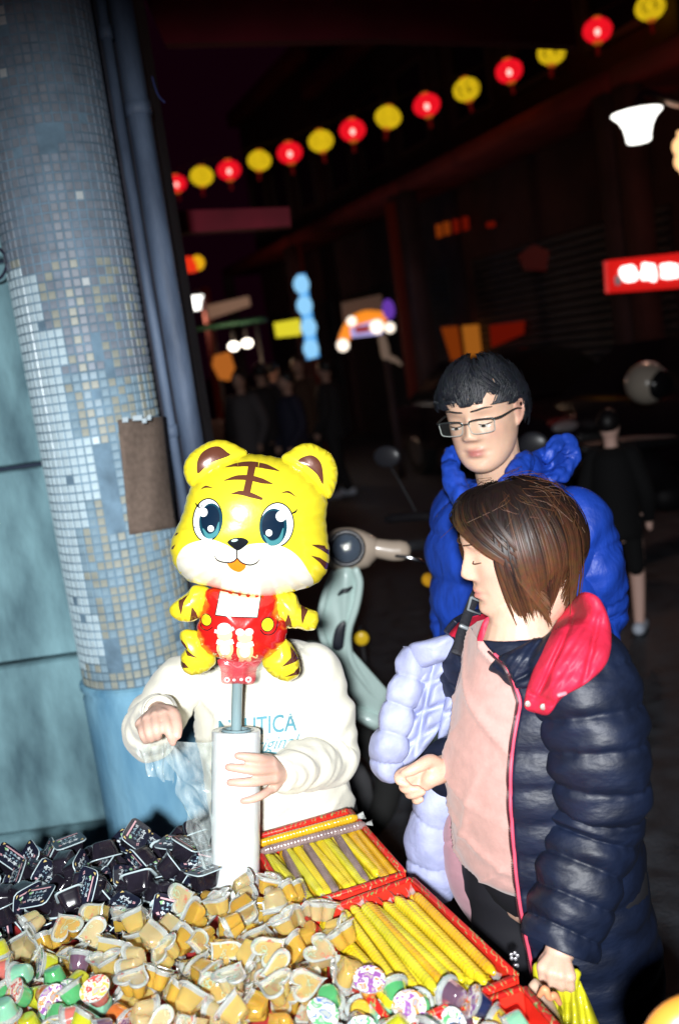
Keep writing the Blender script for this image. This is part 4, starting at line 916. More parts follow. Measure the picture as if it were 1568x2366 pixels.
for pts in ([(395, 505), (430, 487), (480, 498)], [(930, 533), (985, 522), (1040, 556)]):
    mb = MB(); head.stroke(mb, pts, [2, 16, 3], .0012, n=16); bpart('eyebrow', mb, prn['brown'], HEAD)
for (c, rx, ry, ic, irx, iry, hl, lash, rot) in [((440, 715), 98, 146, (462, 722), 78, 122, [((412, 662), 30), ((463, 773), 21)], [(358, 598), (372, 618), (392, 632)], .10), ((905, 748), 114, 151, (880, 765), 94, 128, [((932, 690), 35), ((850, 803), 22)], [(1046, 640), (1030, 660), (1000, 672)], .08)]:
    mb = MB(); head.ell(mb, c, rx+5, ry+5, .0014, rot=rot); E_ = bpart('eye', mb, prn['black'], HEAD)
    mb = MB(); head.ell(mb, c, rx-4, ry-5, .0019, rot=rot); bpart('eye_white', mb, prn['white'], E_)
    mb = MB(); head.ell(mb, ic, irx, iry, .0024, rot=rot); bpart('iris', mb, prn['teal'], E_)
    mb = MB(); head.ell(mb, (ic[0]-2, ic[1]-14), irx*.80, iry*.78, .0029, rot=rot); bpart('pupil', mb, prn['navy'], E_)
    mb = MB(); head.stroke(mb, [(ic[0]-irx*.68, ic[1]+iry*.42), (ic[0]-irx*.2, ic[1]+iry*.84), (ic[0]+irx*.45, ic[1]+iry*.66), (ic[0]+irx*.72, ic[1]+iry*.05)], [8, 34, 30, 6], .0034); bpart('iris_glow', mb, prn['teal_light'], E_)
    for hc, r in hl:
        mb = MB(); head.ell(mb, hc, r, r*1.05, .0039, n=24, nr=4); bpart('glint', mb, prn['white'], E_)
    mb = MB(); head.stroke(mb, lash, [3, 14, 8], .0024, n=12); bpart('eyelash', mb, prn['black'], E_)
mb = MB(); head.patch(mb, [(572, 866), (600, 842), (645, 833), (692, 842), (712, 866), (680, 900), (640, 922), (600, 898)], .0040); N_ = bpart('nose', mb, prn['black'], HEAD)
mb = MB(); head.ell(mb, (620, 853), 22, 9, .0046, rot=-.2, n=20, nr=3); bpart('nose_glint', mb, prn['aqua'], N_)
mb = MB(); head.patch(mb, [(570, 1010), (600, 1000), (635, 982), (660, 1005), (692, 1018), (686, 1050), (650, 1074), (610, 1062), (584, 1040)], .0034); bpart('tongue', mb, prn['orange'], HEAD)
mb = MB(); head.stroke(mb, [(635, 915), (635, 978)], 9, .0040, n=10); head.stroke(mb, [(484, 958), (505, 990), (560, 1007), (610, 1000), (635, 976)], [3, 9, 10, 10, 9], .0041); head.stroke(mb, [(635, 976), (670, 1010), (722, 1024), (765, 1010), (789, 980)], [9, 10, 10, 9, 3], .0041); bpart('mouth', mb, prn['black'], HEAD)
for tri in ([(1145, 890), (1200, 892), (1286, 908), (1286, 972), (1220, 930)], [(1140, 965), (1210, 985), (1287, 1036), (1274, 1098), (1210, 1020)], [(174, 955), (190, 905), (217, 885), (200, 920)], [(205, 828), (222, 806), (240, 803), (225, 822)]):
    mb = MB(); head.patch(mb, tri, .0013, spline=False, n=40); bpart('cheek_stripe', mb, prn['brown'], HEAD)
# limbs, then the overalls body in front of them
def limb(name, ol, c, Hh, seed, stripes, base=-.012, nc=12):
    s = Seg(ol, c, Hh, base=base, crimp=.06, nc=nc, seed=seed); mb = MB(); s.shell(mb, 0, 96, 16); o = bpart(name, mb, foil['yellow'], bal)
    for st in stripes:
        mb = MB(); s.patch(mb, st, .0012, spline=False, n=36); bpart('stripe', mb, prn['brown'], o)
limb('arm', [(430, 1205), (330, 1188), (280, 1240), (210, 1290), (160, 1340), (162, 1395), (215, 1440), (300, 1452), (365, 1425), (420, 1350), (450, 1270)], (310, 1325), .030, 11, [[(225, 1292), (292, 1248), (262, 1300), (242, 1392), (226, 1330)], [(318, 1330), (345, 1372), (358, 1420), (300, 1444)]])
limb('arm', [(890, 1245), (980, 1240), (1050, 1260), (1085, 1340), (1140, 1368), (1210, 1400), (1220, 1450), (1200, 1520), (1140, 1537), (1070, 1520), (980, 1512), (940, 1480), (890, 1400)], (1040, 1410), .032, 12, [[(1088, 1342), (1140, 1368), (1112, 1420), (1092, 1482), (1082, 1410)], [(992, 1390), (1010, 1440), (1022, 1502), (962, 1490)]])
limb('leg', [(232, 1520), (300, 1508), (370, 1540), (440, 1640), (475, 1710), (470, 1765), (400, 1822), (300, 1842), (238, 1792), (230, 1700), (262, 1640), (228, 1580)], (330, 1690), .032, 13, [[(236, 1570), (268, 1600), (290, 1640), (240, 1612)], [(262, 1640), (300, 1660), (352, 1700), (280, 1682)], [(232, 1730), (262, 1740), (290, 1772), (238, 1778)]])
limb('leg', [(930, 1580), (1010, 1620), (1070, 1740), (1078, 1858), (1000, 1912), (920, 1892), (850, 1842), (805, 1762), (860, 1680)], (955, 1755), .034, 14, [[(1010, 1640), (1040, 1680), (1070, 1745), (940, 1782), (1010, 1730)], [(1072, 1790), (1076, 1850), (960, 1862), (1030, 1832)]])
body = Seg([(405, 1240), (440, 1205), (520, 1215), (640, 1245), (760, 1262), (880, 1248), (922, 1290), (925, 1390), (975, 1450), (984, 1550), (945, 1640), (880, 1700), (790, 1745), (640, 1748), (500, 1712), (400, 1662), (355, 1580), (348, 1490), (375, 1400), (395, 1310)], (660, 1500), .060, crimp=.03, nc=20, seed=5)
mb = MB(); body.shell(mb, 0, 120, 26); BODY = bpart('overalls', mb, foil['red'], bal)
mb = MB(); body.patch(mb, [(515, 1222), (640, 1250), (770, 1265), (800, 1262), (785, 1320), (772, 1402), (620, 1396), (478, 1384), (500, 1300)], .0012, spline=False, n=90, nr=10); bpart('white_shirt', mb, foil['white'], BODY)
for c, r in (((418, 1422), 34), ((842, 1458), 41)):
    mb = MB(); body.ell(mb, c, r+6, r*1.12+6, .0013, n=32, nr=5); o = bpart('button', mb, prn['black'], BODY); mb = MB(); body.ell(mb, c, r, r*1.1, .0019, n=32, nr=5); bpart('button_face', mb, prn['yellow'], o)
mb = MB()
body.stroke(mb, [(480, 1384), (620, 1396), (772, 1404)], 7, .0014); body.stroke(mb, [(512, 1225), (498, 1300), (480, 1384)], 6, .0014); body.stroke(mb, [(800, 1262), (785, 1325), (772, 1402)], 6, .0014)
body.stroke(mb, [(375, 1450), (385, 1480), (425, 1492), (462, 1470)], 6, .0014); body.stroke(mb, [(790, 1490), (820, 1525), (870, 1528), (905, 1490), (918, 1400)], 7, .0014)
bpart('seam_lines', mb, prn['black'], BODY)
# two small sticker bears
for (ox, oy, hat) in ((545, 1570, True), (683, 1590, False)):
    k = 1.0; mb = MB(); body.ell(mb, (ox, oy+55), 58, 78, .0014); S_ = bpart('bear_sticker', mb, prn['cream'], BODY)
    mb = MB(); body.ell(mb, (ox, oy-50), 52, 46, .0016, n=28, nr=5); bpart('bear_head', mb, prn['cream'], S_)
    mb = MB(); body.ell(mb, (ox, oy+58), 36, 50, .0020, n=28, nr=5); bpart('bear_belly', mb, prn['white'], S_)
    mb = MB(); body.stroke(mb, [(ox-55, oy-2), (ox, oy+14), (ox+58, oy-4)], 36, .0021); bpart('bear_scarf', mb, prn['white'], S_)
    if hat:
        mb = MB(); body.ell(mb, (ox-2, oy-96), 48, 38, .0022, n=28, nr=5); body.stroke(mb, [(ox-70, oy-75), (ox, oy-66), (ox+62, oy-98)], 24, .0023); bpart('bear_hat', mb, prn['white'], S_)
    else:
        for dx in (-34, 30):
            mb = MB(); body.ell(mb, (ox+dx, oy-88), 30, 26, .0022, n=24, nr=4); bpart('bear_goggle', mb, prn['aqua'], S_)
    for dx in (-24, 26):
        mb = MB(); body.ell(mb, (ox+dx, oy+128), 20, 24, .0018, n=20, nr=4); bpart('bear_foot', mb, prn['cream'], S_)
    mb = MB(); body.stroke(mb, [(ox-(60 if hat else -50), oy+95), (ox-(80 if hat else -80), oy+112), (ox-(78 if hat else -84), oy+88)], 12, .0018, n=14); bpart('bear_tail', mb, prn['cream'], S_)
# pink tag sachet with pale marks, and the stick
tagm = film_mat('tag_pink_film', (.62, .06, .08), .42, .15, 20); tg = Seg([(495, 1715), (650, 1735), (800, 1728), (765, 1800), (742, 1905), (630, 1900), (522, 1892), (512, 1800)], (640, 1810), .010, base=.012, crimp=.1, nc=9, seed=8)
mb = MB(); tg.shell(mb, 0, 60, 8); TG = bpart('tag', mb, tagm, bal)
mb = MB(); tg.stroke(mb, [(520, 1760), (570, 1738), (632, 1775), (700, 1740), (755, 1770)], 8, .001); bpart('tag_heart_edge', mb, prn['pink'], TG)
for (x, y, s) in ((555, 1865, 20), (605, 1868, 11), (655, 1866, 12), (706, 1868, 22)):
    mb = MB(); tg.ell(mb, (x, y), s, s*.95, .001, n=16, nr=3); bpart('tag_mark', mb, prn['white'], TG)
    if s > 15:
        mb = MB(); tg.ell(mb, (x, y), s*.5, s*.5, .0016, n=12, nr=3); bpart('tag_mark_centre', mb, prn['pink'], TG)
stickm = mat('stick_plastic', (.22, .32, .34), .3, coat=.4)
a = bpt(635, 1700, -.004); b = RT-RA*.10
mb = MB(); mb.tube([a, RT+RA*.03, RT-RA*.09], .0105, 18, sub=14, rnd=False); build('stick', mb, stickm, bal)
# ================================================================== PEOPLE
def skin_mat(name, base, lip, rough=.45):
    m = bpy.data.materials.new(name); m.use_nodes = True; nt = m.node_tree; b = nt.nodes['Principled BSDF']
    b.inputs['Roughness'].default_value = rough; b.inputs['Subsurface Weight'].default_value = .25; b.inputs['Subsurface Radius'].default_value = (.010, .004, .002); b.inputs['Subsurface Scale'].default_value = .6
    b.inputs['Specular IOR Level'].default_value = .4
    at = nt.nodes.new('ShaderNodeAttribute'); at.attribute_name = 'tint'; mx = nt.nodes.new('ShaderNodeMixRGB')
    n = nt.nodes.new('ShaderNodeTexNoise'); n.inputs['Scale'].default_value = 45; n.inputs['Detail'].default_value = 4; tc = nt.nodes.new('ShaderNodeTexCoord'); nt.links.new(tc.outputs['Object'], n.inputs['Vector'])
    m2 = nt.nodes.new('ShaderNodeMixRGB'); m2.inputs[1].default_value = (*[c*.76 for c in base], 1); m2.inputs[2].default_value = (min(1, base[0]*1.06), base[1], base[2]*.97, 1); nt.links.new(n.outputs['Fac'], m2.inputs[0])
    nt.links.new(at.outputs['Fac'], mx.inputs[0]); nt.links.new(m2.outputs[0], mx.inputs[1]); mx.inputs[2].default_value = (*lip, 1); nt.links.new(mx.outputs[0], b.inputs['Base Color'])
    bp = nt.nodes.new('ShaderNodeBump'); bp.inputs['Strength'].default_value = .14; n3 = nt.nodes.new('ShaderNodeTexNoise'); n3.inputs['Scale'].default_value = 330; nt.links.new(tc.outputs['Object'], n3.inputs['Vector']); nt.links.new(n3.outputs['Fac'], bp.inputs['Height']); nt.links.new(bp.outputs['Normal'], b.inputs['Normal'])
    return m
class Head:
    def __init__(s, c, fw, scale=1.0, tilt=0.0, wide=1.0, up=(0, 0, 1), jowl=0.0):
        s.PW = s.PW*(1+jowl*np.clip((-.02-s.PZ)/.05, 0, 1)*(s.PZ > -.12))
        s.c = np.asarray(c, float); s.f = norm(fw); u = np.asarray(up, float); s.r = norm(np.cross(s.f, u)); s.u = np.cross(s.r, s.f)
        if tilt:
            s.r, s.u = s.r*math.cos(tilt)+s.u*math.sin(tilt), -s.r*math.sin(tilt)+s.u*math.cos(tilt)
        s.s = scale; s.w = wide
    def L(s, p): p = np.asarray(p, float); return s.c+s.s*(p[..., 0:1]*s.r*s.w+p[..., 1:2]*s.f+p[..., 2:3]*s.u)
    def inv(s, v): d = (v-s.c)/s.s; return np.stack([d@s.r/s.w, d@s.f, d@s.u], 1)
    PZ = np.array([-.121, -.116, -.105, -.085, -.06, -.035, -.01, .02, .05, .08, .10, .112, .118])
    PF = np.array([.060, .074, .084, .086, .087, .087, .087, .086, .092, .084, .063, .036, .008])
    PB = np.array([.045, .015, -.012, -.036, -.058, -.076, -.089, -.097, -.100, -.096, -.080, -.054, -.022])
    PW = np.array([.010, .024, .039, .053, .062, .068, .072, .075, .076, .072, .060, .041, .014])
    def radii(s, z): return np.interp(z, s.PZ, s.PF), np.interp(z, s.PZ, s.PB), np.interp(z, s.PZ, s.PW)
    def mesh(s, mb, young=0):
        nz, n = 130, 120; th = np.linspace(0, 2*np.pi, n, endpoint=False); G = []
        t = np.linspace(0, 1, nz); zs = -.121+.239*(.5-.5*np.cos(np.pi*t))
        PFs, PBs, PWs = (np.convolve(np.pad(np.interp(zs, s.PZ, q), 5, 'edge'), np.ones(11)/11, 'valid') for q in (s.PF, s.PB, s.PW))
        for z, yf, yb, w in zip(zs, PFs, PBs, PWs):
            c, sn = np.cos(th), np.sin(th); x = w*np.sign(c)*abs(c)**.92; yc = (yf+yb)/2; y = yc+(yf-yb)/2*np.sign(sn)*abs(sn)**.92
            fr = np.clip((sn-.05)/.5, 0, 1); g = lambda x0, z0, sx, sz: np.exp(-((x-x0)/sx)**2-((z-z0)/sz)**2)
            ax = abs(x); d = np.zeros(n)
            nz_ = np.interp(z, [-.042, -.036, -.030, -.022, -.012, .005, .02, .035, .05], [0, .2, .75, 1.0, .90, .58, .32, .14, 0])
            nw = np.interp(z, [-.03, -.015, .02, .04], [.0155, .0125, .0095, .012])
            d += .024*nz_*np.exp(-(x/nw)**2)
            d += .009*np.exp(-((ax-.0145)/.0075)**2-((z+.026)/.0085)**2)
            d -= .0085*np.exp(-((ax-.033)/.019)**2-((z-.012)/.013)**2)
            d += .0065*np.exp(-((ax-.033)/.014)**2-((z-.008)/.0085)**2)
            d -= .0030*np.exp(-((ax-.033)/.013)**2-((z-.0035)/.0022)**2)
            d += .0038*np.exp(-((ax-.030)/.022)**2-((z-.036)/.009)**2)
            d += .0055*np.exp(-((ax-.046)/.020)**2-((z+.022)/.020)**2)
            d += .0075*g(0, -.0565, .019, .0058)+.0085*g(0, -.0685, .017, .0065)-.0045*np.exp(-(x/.023)**2-((z+.0625)/.0024)**2)
            d -= .0035*g(0, -.080, .018, .006)+.002*g(0, -.045, .005, .008); d += .006*g(0, -.100, .020, .013)
            d -= .003*np.exp(-((ax-.026)/.008)**2-((z+.063)/.010)**2)
            y = y+d*fr
            G.append(np.stack([x, y, np.full(n, z)], 1))
        mb.grid(s.L(np.array(G)), 0, True, True, True)
        for sx in (-1, 1):   # ears
            k = [(sx*.074, .000, -.024), (sx*.081, -.006, -.014), (sx*.086, -.017, .004), (sx*.087, -.019, .020), (sx*.083, -.008, .031), (sx*.078, .004, .026), (sx*.076, .006, .012)]
            mb.tube(s.L(np.array(k)), np.array([.0055, .0050, .0042, .0040, .0040, .0038, .0035])*s.s, 10, sub=26)
            mb.ellipsoid(s.L(np.array([sx*.077, -.006, .004])), np.array([.006, .013, .026])*s.s, np.array([s.r, s.f, s.u]))
            mb.ellipsoid(s.L(np.array([sx*.075, .000, -.021])), np.array([.005, .007, .009])*s.s, np.array([s.r, s.f, s.u]))
    def tint(s, me, att):
        v = np.empty(len(me.vertices)*3); me.vertices.foreach_get('co', v); v = v.reshape(-1, 3); q = s.inv(v); x, y, z = q.T
        w = np.exp(-((x)/.019)**4-((z+.0625)/.0105)**4)*(y > .06)
        w = np.maximum(w, .30*np.exp(-((abs(x)-.045)/.018)**2-((z+.02)/.02)**2)*(y > .03)); w = np.maximum(w, .4*(abs(x) > .075)*(abs(z-.004) < .04)*(y < .02)*(y > -.03))
        w = np.where(np.abs(q).max(1) < .2, w, 0)
        att[:] = np.maximum(att, w)
def finish_body(mb, heads, skin, parent, voxel=.003, hands=()):
    me = remesh_union(mb, voxel, 2); me.materials.append(skin); n = len(me.vertices); a = np.zeros(n)
    for h in heads: h.tint(me, a)
    v = np.empty(n*3); me.vertices.foreach_get('co', v); v = v.reshape(-1, 3)
    for p, r in hands: a = np.maximum(a, .45*np.exp(-(np.linalg.norm(v-p, axis=1)/r)**2))
    at = me.attributes.new('tint', 'FLOAT', 'POINT'); at.data.foreach_set('value', a.astype(np.float32))
    return link('body', me, parent)
def ribbon(mb, pts, w, nrm, m=0, lift=.0008):
    pts = np.asarray(pts, float); T_ = np.gradient(pts, axis=0); T_ /= np.linalg.norm(T_, axis=1, keepdims=True)+1e-12; nrm = np.asarray(nrm, float)
    S = np.cross(T_, nrm); S /= np.linalg.norm(S, axis=1, keepdims=True)+1e-12; w = np.asarray(w)[:, None]
    mb.grid(np.stack([pts-S*w, pts+nrm*lift, pts+S*w]), m)
def hair_mat(name, root, tip, axis_lo, axis_hi, rough=.32):
    m = bpy.data.materials.new(name); m.use_nodes = True; nt = m.node_tree; b = nt.nodes['Principled BSDF']; b.inputs['Roughness'].default_value = rough; b.inputs['Specular IOR Level'].default_value = .42
    at = nt.nodes.new('ShaderNodeAttribute'); at.attribute_name = 'along'; r = nt.nodes.new('ShaderNodeValToRGB'); e = r.color_ramp.elements
    e[0].position = axis_lo; e[0].color = (*root, 1); e[1].position = axis_hi; e[1].color = (*tip, 1)
    nt.links.new(at.outputs['Fac'], r.inputs['Fac']); n = nt.nodes.new('ShaderNodeTexNoise'); n.inputs['Scale'].default_value = 90; tc = nt.nodes.new('ShaderNodeTexCoord'); nt.links.new(tc.outputs['Object'], n.inputs['Vector'])
    mx = nt.nodes.new('ShaderNodeMixRGB'); mx.blend_type = 'MULTIPLY'; mx.inputs[0].default_value = .6; nt.links.new(r.outputs['Color'], mx.inputs[1]); nt.links.new(n.outputs['Color'], mx.inputs[2])
    nt.links.new(mx.outputs[0], b.inputs['Base Color']); return m
def hair_build(mb, along, m_, parent):
    o = build('hair', mb, m_, parent, fixn=False); at = o.data.attributes.new('along', 'FLOAT', 'POINT'); at.data.foreach_set('value', np.concatenate(along).astype(np.float32)); return o
def garment(keys, sub=70, n=72, a0=0, a1=2*np.pi, puff=None, fold=.0, seed=0, edge=None, ridge=.0):
    K = len(keys); C = catmull([k[0] for k in keys], sub); Av = catmull([k[1] for k in keys], sub); Bv = catmull([k[2] for k in keys], sub)
    full = abs((a1-a0)-2*np.pi) < 1e-6; G = []; r_ = np.random.RandomState(seed); ph = r_.rand(8)*6.28
    L = np.concatenate([[0], np.cumsum(np.linalg.norm(np.diff(C, axis=0), axis=1))])
    for i in range(sub):
        v = i/(sub-1); e0, e1 = (a0, a1) if edge is None else edge(v)
        ps = np.linspace(e0, e1, n, endpoint=not full); c, s_ = np.cos(ps)[:, None], np.sin(ps)[:, None]
        rad = Av[i]*c+Bv[i]*s_; rr = np.linalg.norm(rad, axis=1, keepdims=True); nn = rad/rr; off = np.zeros((n, 1))
        if puff:
            sp, amp = puff; f = abs(math.sin(np.pi*L[i]/sp))**.5; off += amp*f+amp*.22*(1-f)*np.sin(ps*31+ph[0]+3*np.sin(ps*5+L[i]*40))[:, None]+amp*.25*f*np.sin(ps*6+ph[1]+L[i]*25)[:, None]
        if fold: off += fold*(np.sin(ps*3+ph[2]+L[i]*9)+.7*np.sin(ps*5+ph[3]-L[i]*14)+.5*np.sin(L[i]*38+2*np.sin(ps*2+ph[4])))[:, None]
        if ridge:
            for kk, (fr, sl, w_) in enumerate([(2.0, 16, 1), (3.0, -22, .8), (1.5, 30, .7)]):
                z_ = np.sin(ps*fr+L[i]*sl+ph[kk]+1.3*np.sin(ps*1.0+ph[kk+3])+.8*math.sin(L[i]*17+ph[kk])); off += (ridge*w_*(1-np.abs(z_))**4*(.5+.5*np.sin(ps*2+ph[kk+2]+L[i]*11)))[:, None]
        G.append(C[i]+rad+nn*off)
    return np.array(G)
def puff_tube(pts, radii, spacing=.07, amp=.008, n=40, sub=80, seed=0, fold=.0, sx=1.0, fine=0.0):
    k = len(pts); C = catmull(pts, sub); R_ = np.interp(np.linspace(0, k-1, sub), np.arange(k), radii); T_ = np.gradient(C, axis=0); T_ /= np.linalg.norm(T_, axis=1, keepdims=True)
    L = np.concatenate([[0], np.cumsum(np.linalg.norm(np.diff(C, axis=0), axis=1))]); u = A(0, 1, 0); th = np.linspace(0, 2*np.pi, n, endpoint=False); G = []; r_ = np.random.RandomState(seed); ph = r_.rand(8)*6.28
    curv = np.gradient(T_, axis=0)
    for i in range(sub):
        a = norm(u-T_[i]*(u@T_[i])); b = np.cross(T_[i], a); u = a
        w = .12*np.sin(th*2+ph[4]); f = np.abs(np.sin(np.pi*(L[i]/spacing+w*.35)))**.5 if amp else np.zeros(n)
        off = amp*f+amp*.25*(1-f)*np.sin(th*17+ph[0]+L[i]*30)+amp*.2*np.sin(th*4+L[i]*31+ph[1])
        off += fold*(np.sin(L[i]*70+2.2*np.sin(th+ph[2])+ph[3])+.6*np.sin(L[i]*123+3*np.sin(th*2+ph[5])))
        off += fine*np.sin(L[i]*210+2.5*np.sin(th*1.5+ph[6]+L[i]*13))
        G.append(C[i]+((R_[i]+off)*np.cos(th))[:, None]*a*sx+((R_[i]+off)*np.sin(th))[:, None]*b)
    return np.array(G)
def pillow(mb, pts, thick, seams=(), sw=7, n=90, nr=16, m=0, back=.3, wrinkle=0.0, seed=0, c=None):
    """puffed cloth panel: outline as (photo x, photo y, distance)"""
    o = closed_spline(np.array(pts, float), n); c = o.mean(0) if c is None else np.array(c, float); r_ = np.random.RandomState(seed); ph = r_.rand(6)*6.28
    def hgt(q, t):
        h = thick*max(0, 1-t**2.4)**.55
        for sa, sb in seams:
            a, b = np.array(sa, float), np.array(sb, float); d = b-a; u = min(1, max(0, ((q[:2]-a)@d)/(d@d))); dist = np.linalg.norm(q[:2]-a-d*u); h *= 1-.75*math.exp(-(dist/sw)**2)
        return h+wrinkle*(math.sin(q[0]*.11+ph[0]+math.sin(q[1]*.05))+math.sin(q[1]*.13+ph[1]+2*math.sin(q[0]*.03)))*(1-t**4)
    for sgn in (1, -1):
        G = []
        for t in (np.linspace(.03, 1, nr) if sgn > 0 else np.linspace(1, .03, nr)):
            row = []
            for p in o:
                q = c+(p-c)*t; w = P(q[0], q[1], q[2]); row.append(w-norm(w-CAMP)*hgt(q, t)*(1 if sgn > 0 else -back))
            G.append(row)
        mb.grid(G, m, True, sgn > 0, sgn < 0)
    return mb
def hand(mb, wrist, knuckles, fingers, thumb, r=.0078, wr=.021):
    wrist = np.asarray(wrist, float); kn = [np.asarray(k, float) for k in knuckles]
    for i, k in enumerate(kn):
        mb.tube([wrist+(k-wrist)*.05, wrist+(k-wrist)*.55, k], [wr*.62, r*1.55, r*1.28], 12, sub=8)
        f = [k]+[np.asarray(q, float) for q in fingers[i]]; s = (1.0, 1.04, 1.0, .86)[i]
        mb.tube(f, np.array([1.15, 1.08, .98, .80][:len(f)] if len(f) == 4 else np.linspace(1.15, .8, len(f)))*r*s, 12, sub=18)
    for a, b in zip(kn[:-1], kn[1:]): mb.tube([a+(wrist-a)*.2, b+(wrist-b)*.2], r*1.25, 10)
    th = [wrist]+[np.asarray(q, float) for q in thumb]
    mb.tube(th, np.linspace(1.9, .98, len(th))*r, 12, sub=18)
def generic_hand(mb, wrist, d, n_, side, r=.0078):
    d = norm(d); n_ = norm(np.asarray(n_)-d*(d@np.asarray(n_))); s = np.cross(d, n_)*side
    kn = [wrist+d*.085+s*(.030-.019*i) for i in range(4)]; ln = (.07, .078, .072, .056)
    fg = [[k+d*l*.45+n_*.008, k+d*l*.8+n_*.026, k+d*l*.95+n_*.045] for k, l in zip(kn, ln)]
    hand(mb, wrist, kn, fg, [wrist+d*.03+s*.034+n_*.01, wrist+d*.06+s*.048+n_*.022, wrist+d*.085+s*.05+n_*.034], r)
def legs(mb, hipc, lf, zh, ankle_off, r=(.075, .055, .04)):
    out = []
    for s in (1, -1):
        h = hipc+lf*.085*s; k = A(h[0], h[1], zh*.53)+ankle_off*.3; a = A(h[0], h[1], .09)+ankle_off*s*.6
        mb.tube([A(h[0], h[1], zh), k, a], r, 14, sub=14); mb.ellipsoid(a-A(0, 0, .05), (.04, .04, .04)); out.append((A(h[0], h[1], zh), k, a))
    return out
def shoes(parent, lg, fw, m_):
    for h, k, a in lg:
        mb = MB(); b = A(a[0], a[1], .042); mb.tube([b-fw*.06, b+fw*.05, b+fw*.16-A(0, 0, .008)], [.04, .043, .032], 14, sub=14); build('shoe', mb, m_, parent)
def trousers(parent, lg, m_, r=(.10, .075, .06), pel=(.12, .105, .10)):
    mb = MB()
    for h, k, a in lg: mb.grid(puff_tube([h+A(0, 0, .06), h, k, a], [r[0]*.9, r[0], r[1], r[2]], amp=0, fold=.0025, n=28, sub=50), 0, True, True, True)
    c = (lg[0][0]+lg[1][0])/2; mb.ellipsoid(c+A(0, 0, .04), pel); build('trousers', mb, m_, parent)

def gridfaces(a, b, wrap): return [(i*b+j, i*b+(j+1) % b, (i+1)*b+(j+1) % b, (i+1)*b+j) for i in range(a-1) for j in range(b if wrap else b-1)]
def bvh_of(*grids):
    v = []; f = []
    for G, wrap in grids:
        o = len(v); a, b = G.shape[:2]; v += [tuple(q) for q in G.reshape(-1, 3)]; f += [tuple(i+o for i in t) for t in gridfaces(a, b, wrap)]
    return BVHTree.FromPolygons(v, f)
def drape(mb, pts, tree, thick, lift=.006, Y0=1.6, seams=(), sw=7, n=120, nr=26, wrinkle=.0015, seed=0, c=None, smooth=14):
    """cloth panel laid over a garment: outline in photo coordinates, depth from the garment under it"""
    o = closed_spline(np.array(pts, float), n); c = o.mean(0) if c is None else np.array(c, float); r_ = np.random.RandomState(seed); ph = r_.rand(6)*6.28
    ts = np.linspace(.02, 1, nr); D_ = np.full((nr, n), np.nan); dirs = np.zeros((nr, n, 3)); Q = np.zeros((nr, n, 2))
    for i, t in enumerate(ts):
        for j in range(n):
            q = c+(o[j]-c)*t; Q[i, j] = q; d = norm(ray(*q)); dirs[i, j] = d; h = tree.ray_cast(Vector(CAMP), Vector(d))
            if h[0] is not None: D_[i, j] = h[3]
    bad = np.isnan(D_); D_[bad] = np.nanmean(D_)
    for _ in range(60):
        if not bad.any(): break
        B_ = (np.roll(D_, 1, 1)+np.roll(D_, -1, 1)+np.vstack([D_[:1], D_[:-1]])+np.vstack([D_[1:], D_[-1:]]))/4; D_[bad] = B_[bad]
    lo = D_.copy()
    for _ in range(smooth):
        D_ = (np.roll(D_, 1, 1)+np.roll(D_, -1, 1)+np.vstack([D_[:1], D_[:-1]])+np.vstack([D_[1:], D_[-1:]])+D_*2)/6; D_ = np.minimum(D_, lo)
    def hgt(q, t):
        h = thick*max(0, 1-t**3)**.5
        for sa, sb in seams:
            a, b = np.array(sa, float), np.array(sb, float); d = b-a; u = min(1, max(0, ((q-a)@d)/(d@d))); h *= 1-.8*math.exp(-(np.linalg.norm(q-a-d*u)/sw)**2)
        return h+wrinkle*(math.sin(q[0]*.11+ph[0]+math.sin(q[1]*.05))+math.sin(q[1]*.13+ph[1]+2*math.sin(q[0]*.03))+.6*math.sin(q[0]*.31+q[1]*.21+ph[2]))*(1-t**6)
    Gf = np.array([[CAMP+dirs[i, j]*(D_[i, j]-lift-hgt(Q[i, j], ts[i])) for j in range(n)] for i in range(nr)]); Gb = np.array([[CAMP+dirs[i, j]*(D_[i, j]-lift*.5) for j in range(n)] for i in range(nr-1, -1, -1)])
    mb.grid(np.concatenate([Gf, Gb]), 0, True, True, True); return Gf

# ------------------------------------------------------------------ man in blue puffer
skin_m = skin_mat('skin_man', (.68, .45, .33), (.42, .15, .13)); skin_w = skin_mat('skin_woman', (.70, .46, .35), (.50, .20, .17)); skin_v = skin_mat('skin_vendor', (.70, .47, .38), (.60, .24, .20))
fwm = norm([-.52, -.85, 0]); lfm = A(-fwm[1], fwm[0], 0)
MC = P(1200, 1350, 2.34); MC = A(MC[0], MC[1], 0)
man = thing('person', MC, 'man in glasses and a bright blue hooded puffer jacket looking down', 'person')
hm = Head(P(1116, 962, 2.23), norm(A(-.50, -.84, -.15)), .95, tilt=-.02, wide=1.10, jowl=.10)
mb = MB(); hm.mesh(mb)
nb = A(MC[0], MC[1], 1.33)
mb.tube([hm.L(np.array([0, -.03, -.06])), hm.L(np.array([0, -.03, -.11])), nb+fwm*.02], [.056, .055, .062], 20, sub=12)
mb.tube([A(*MC[:2], .85), A(*MC[:2], 1.05), A(*MC[:2], 1.2), nb], [.13, .13, .14, .07], 20, sub=14)
SLm, ELm, WLm = P(1328, 1218, 2.26), P(1368, 1430, 2.30), P(1345, 1640, 2.18); SRm, ERm, WRm = P(1075, 1195, 2.46), P(1062, 1420, 2.47), P(1075, 1620, 2.36)
for a, b, c in ((SLm, ELm, WLm), (SRm, ERm, WRm)): mb.tube([nb-A(0, 0, .06), a, b, c], [.06, .05, .04, .025], 14, sub=20)
generic_hand(mb, WLm, WLm-ELm, -lfm+fwm*.3, 1); generic_hand(mb, WRm, WRm-ERm, lfm+fwm*.3, -1)
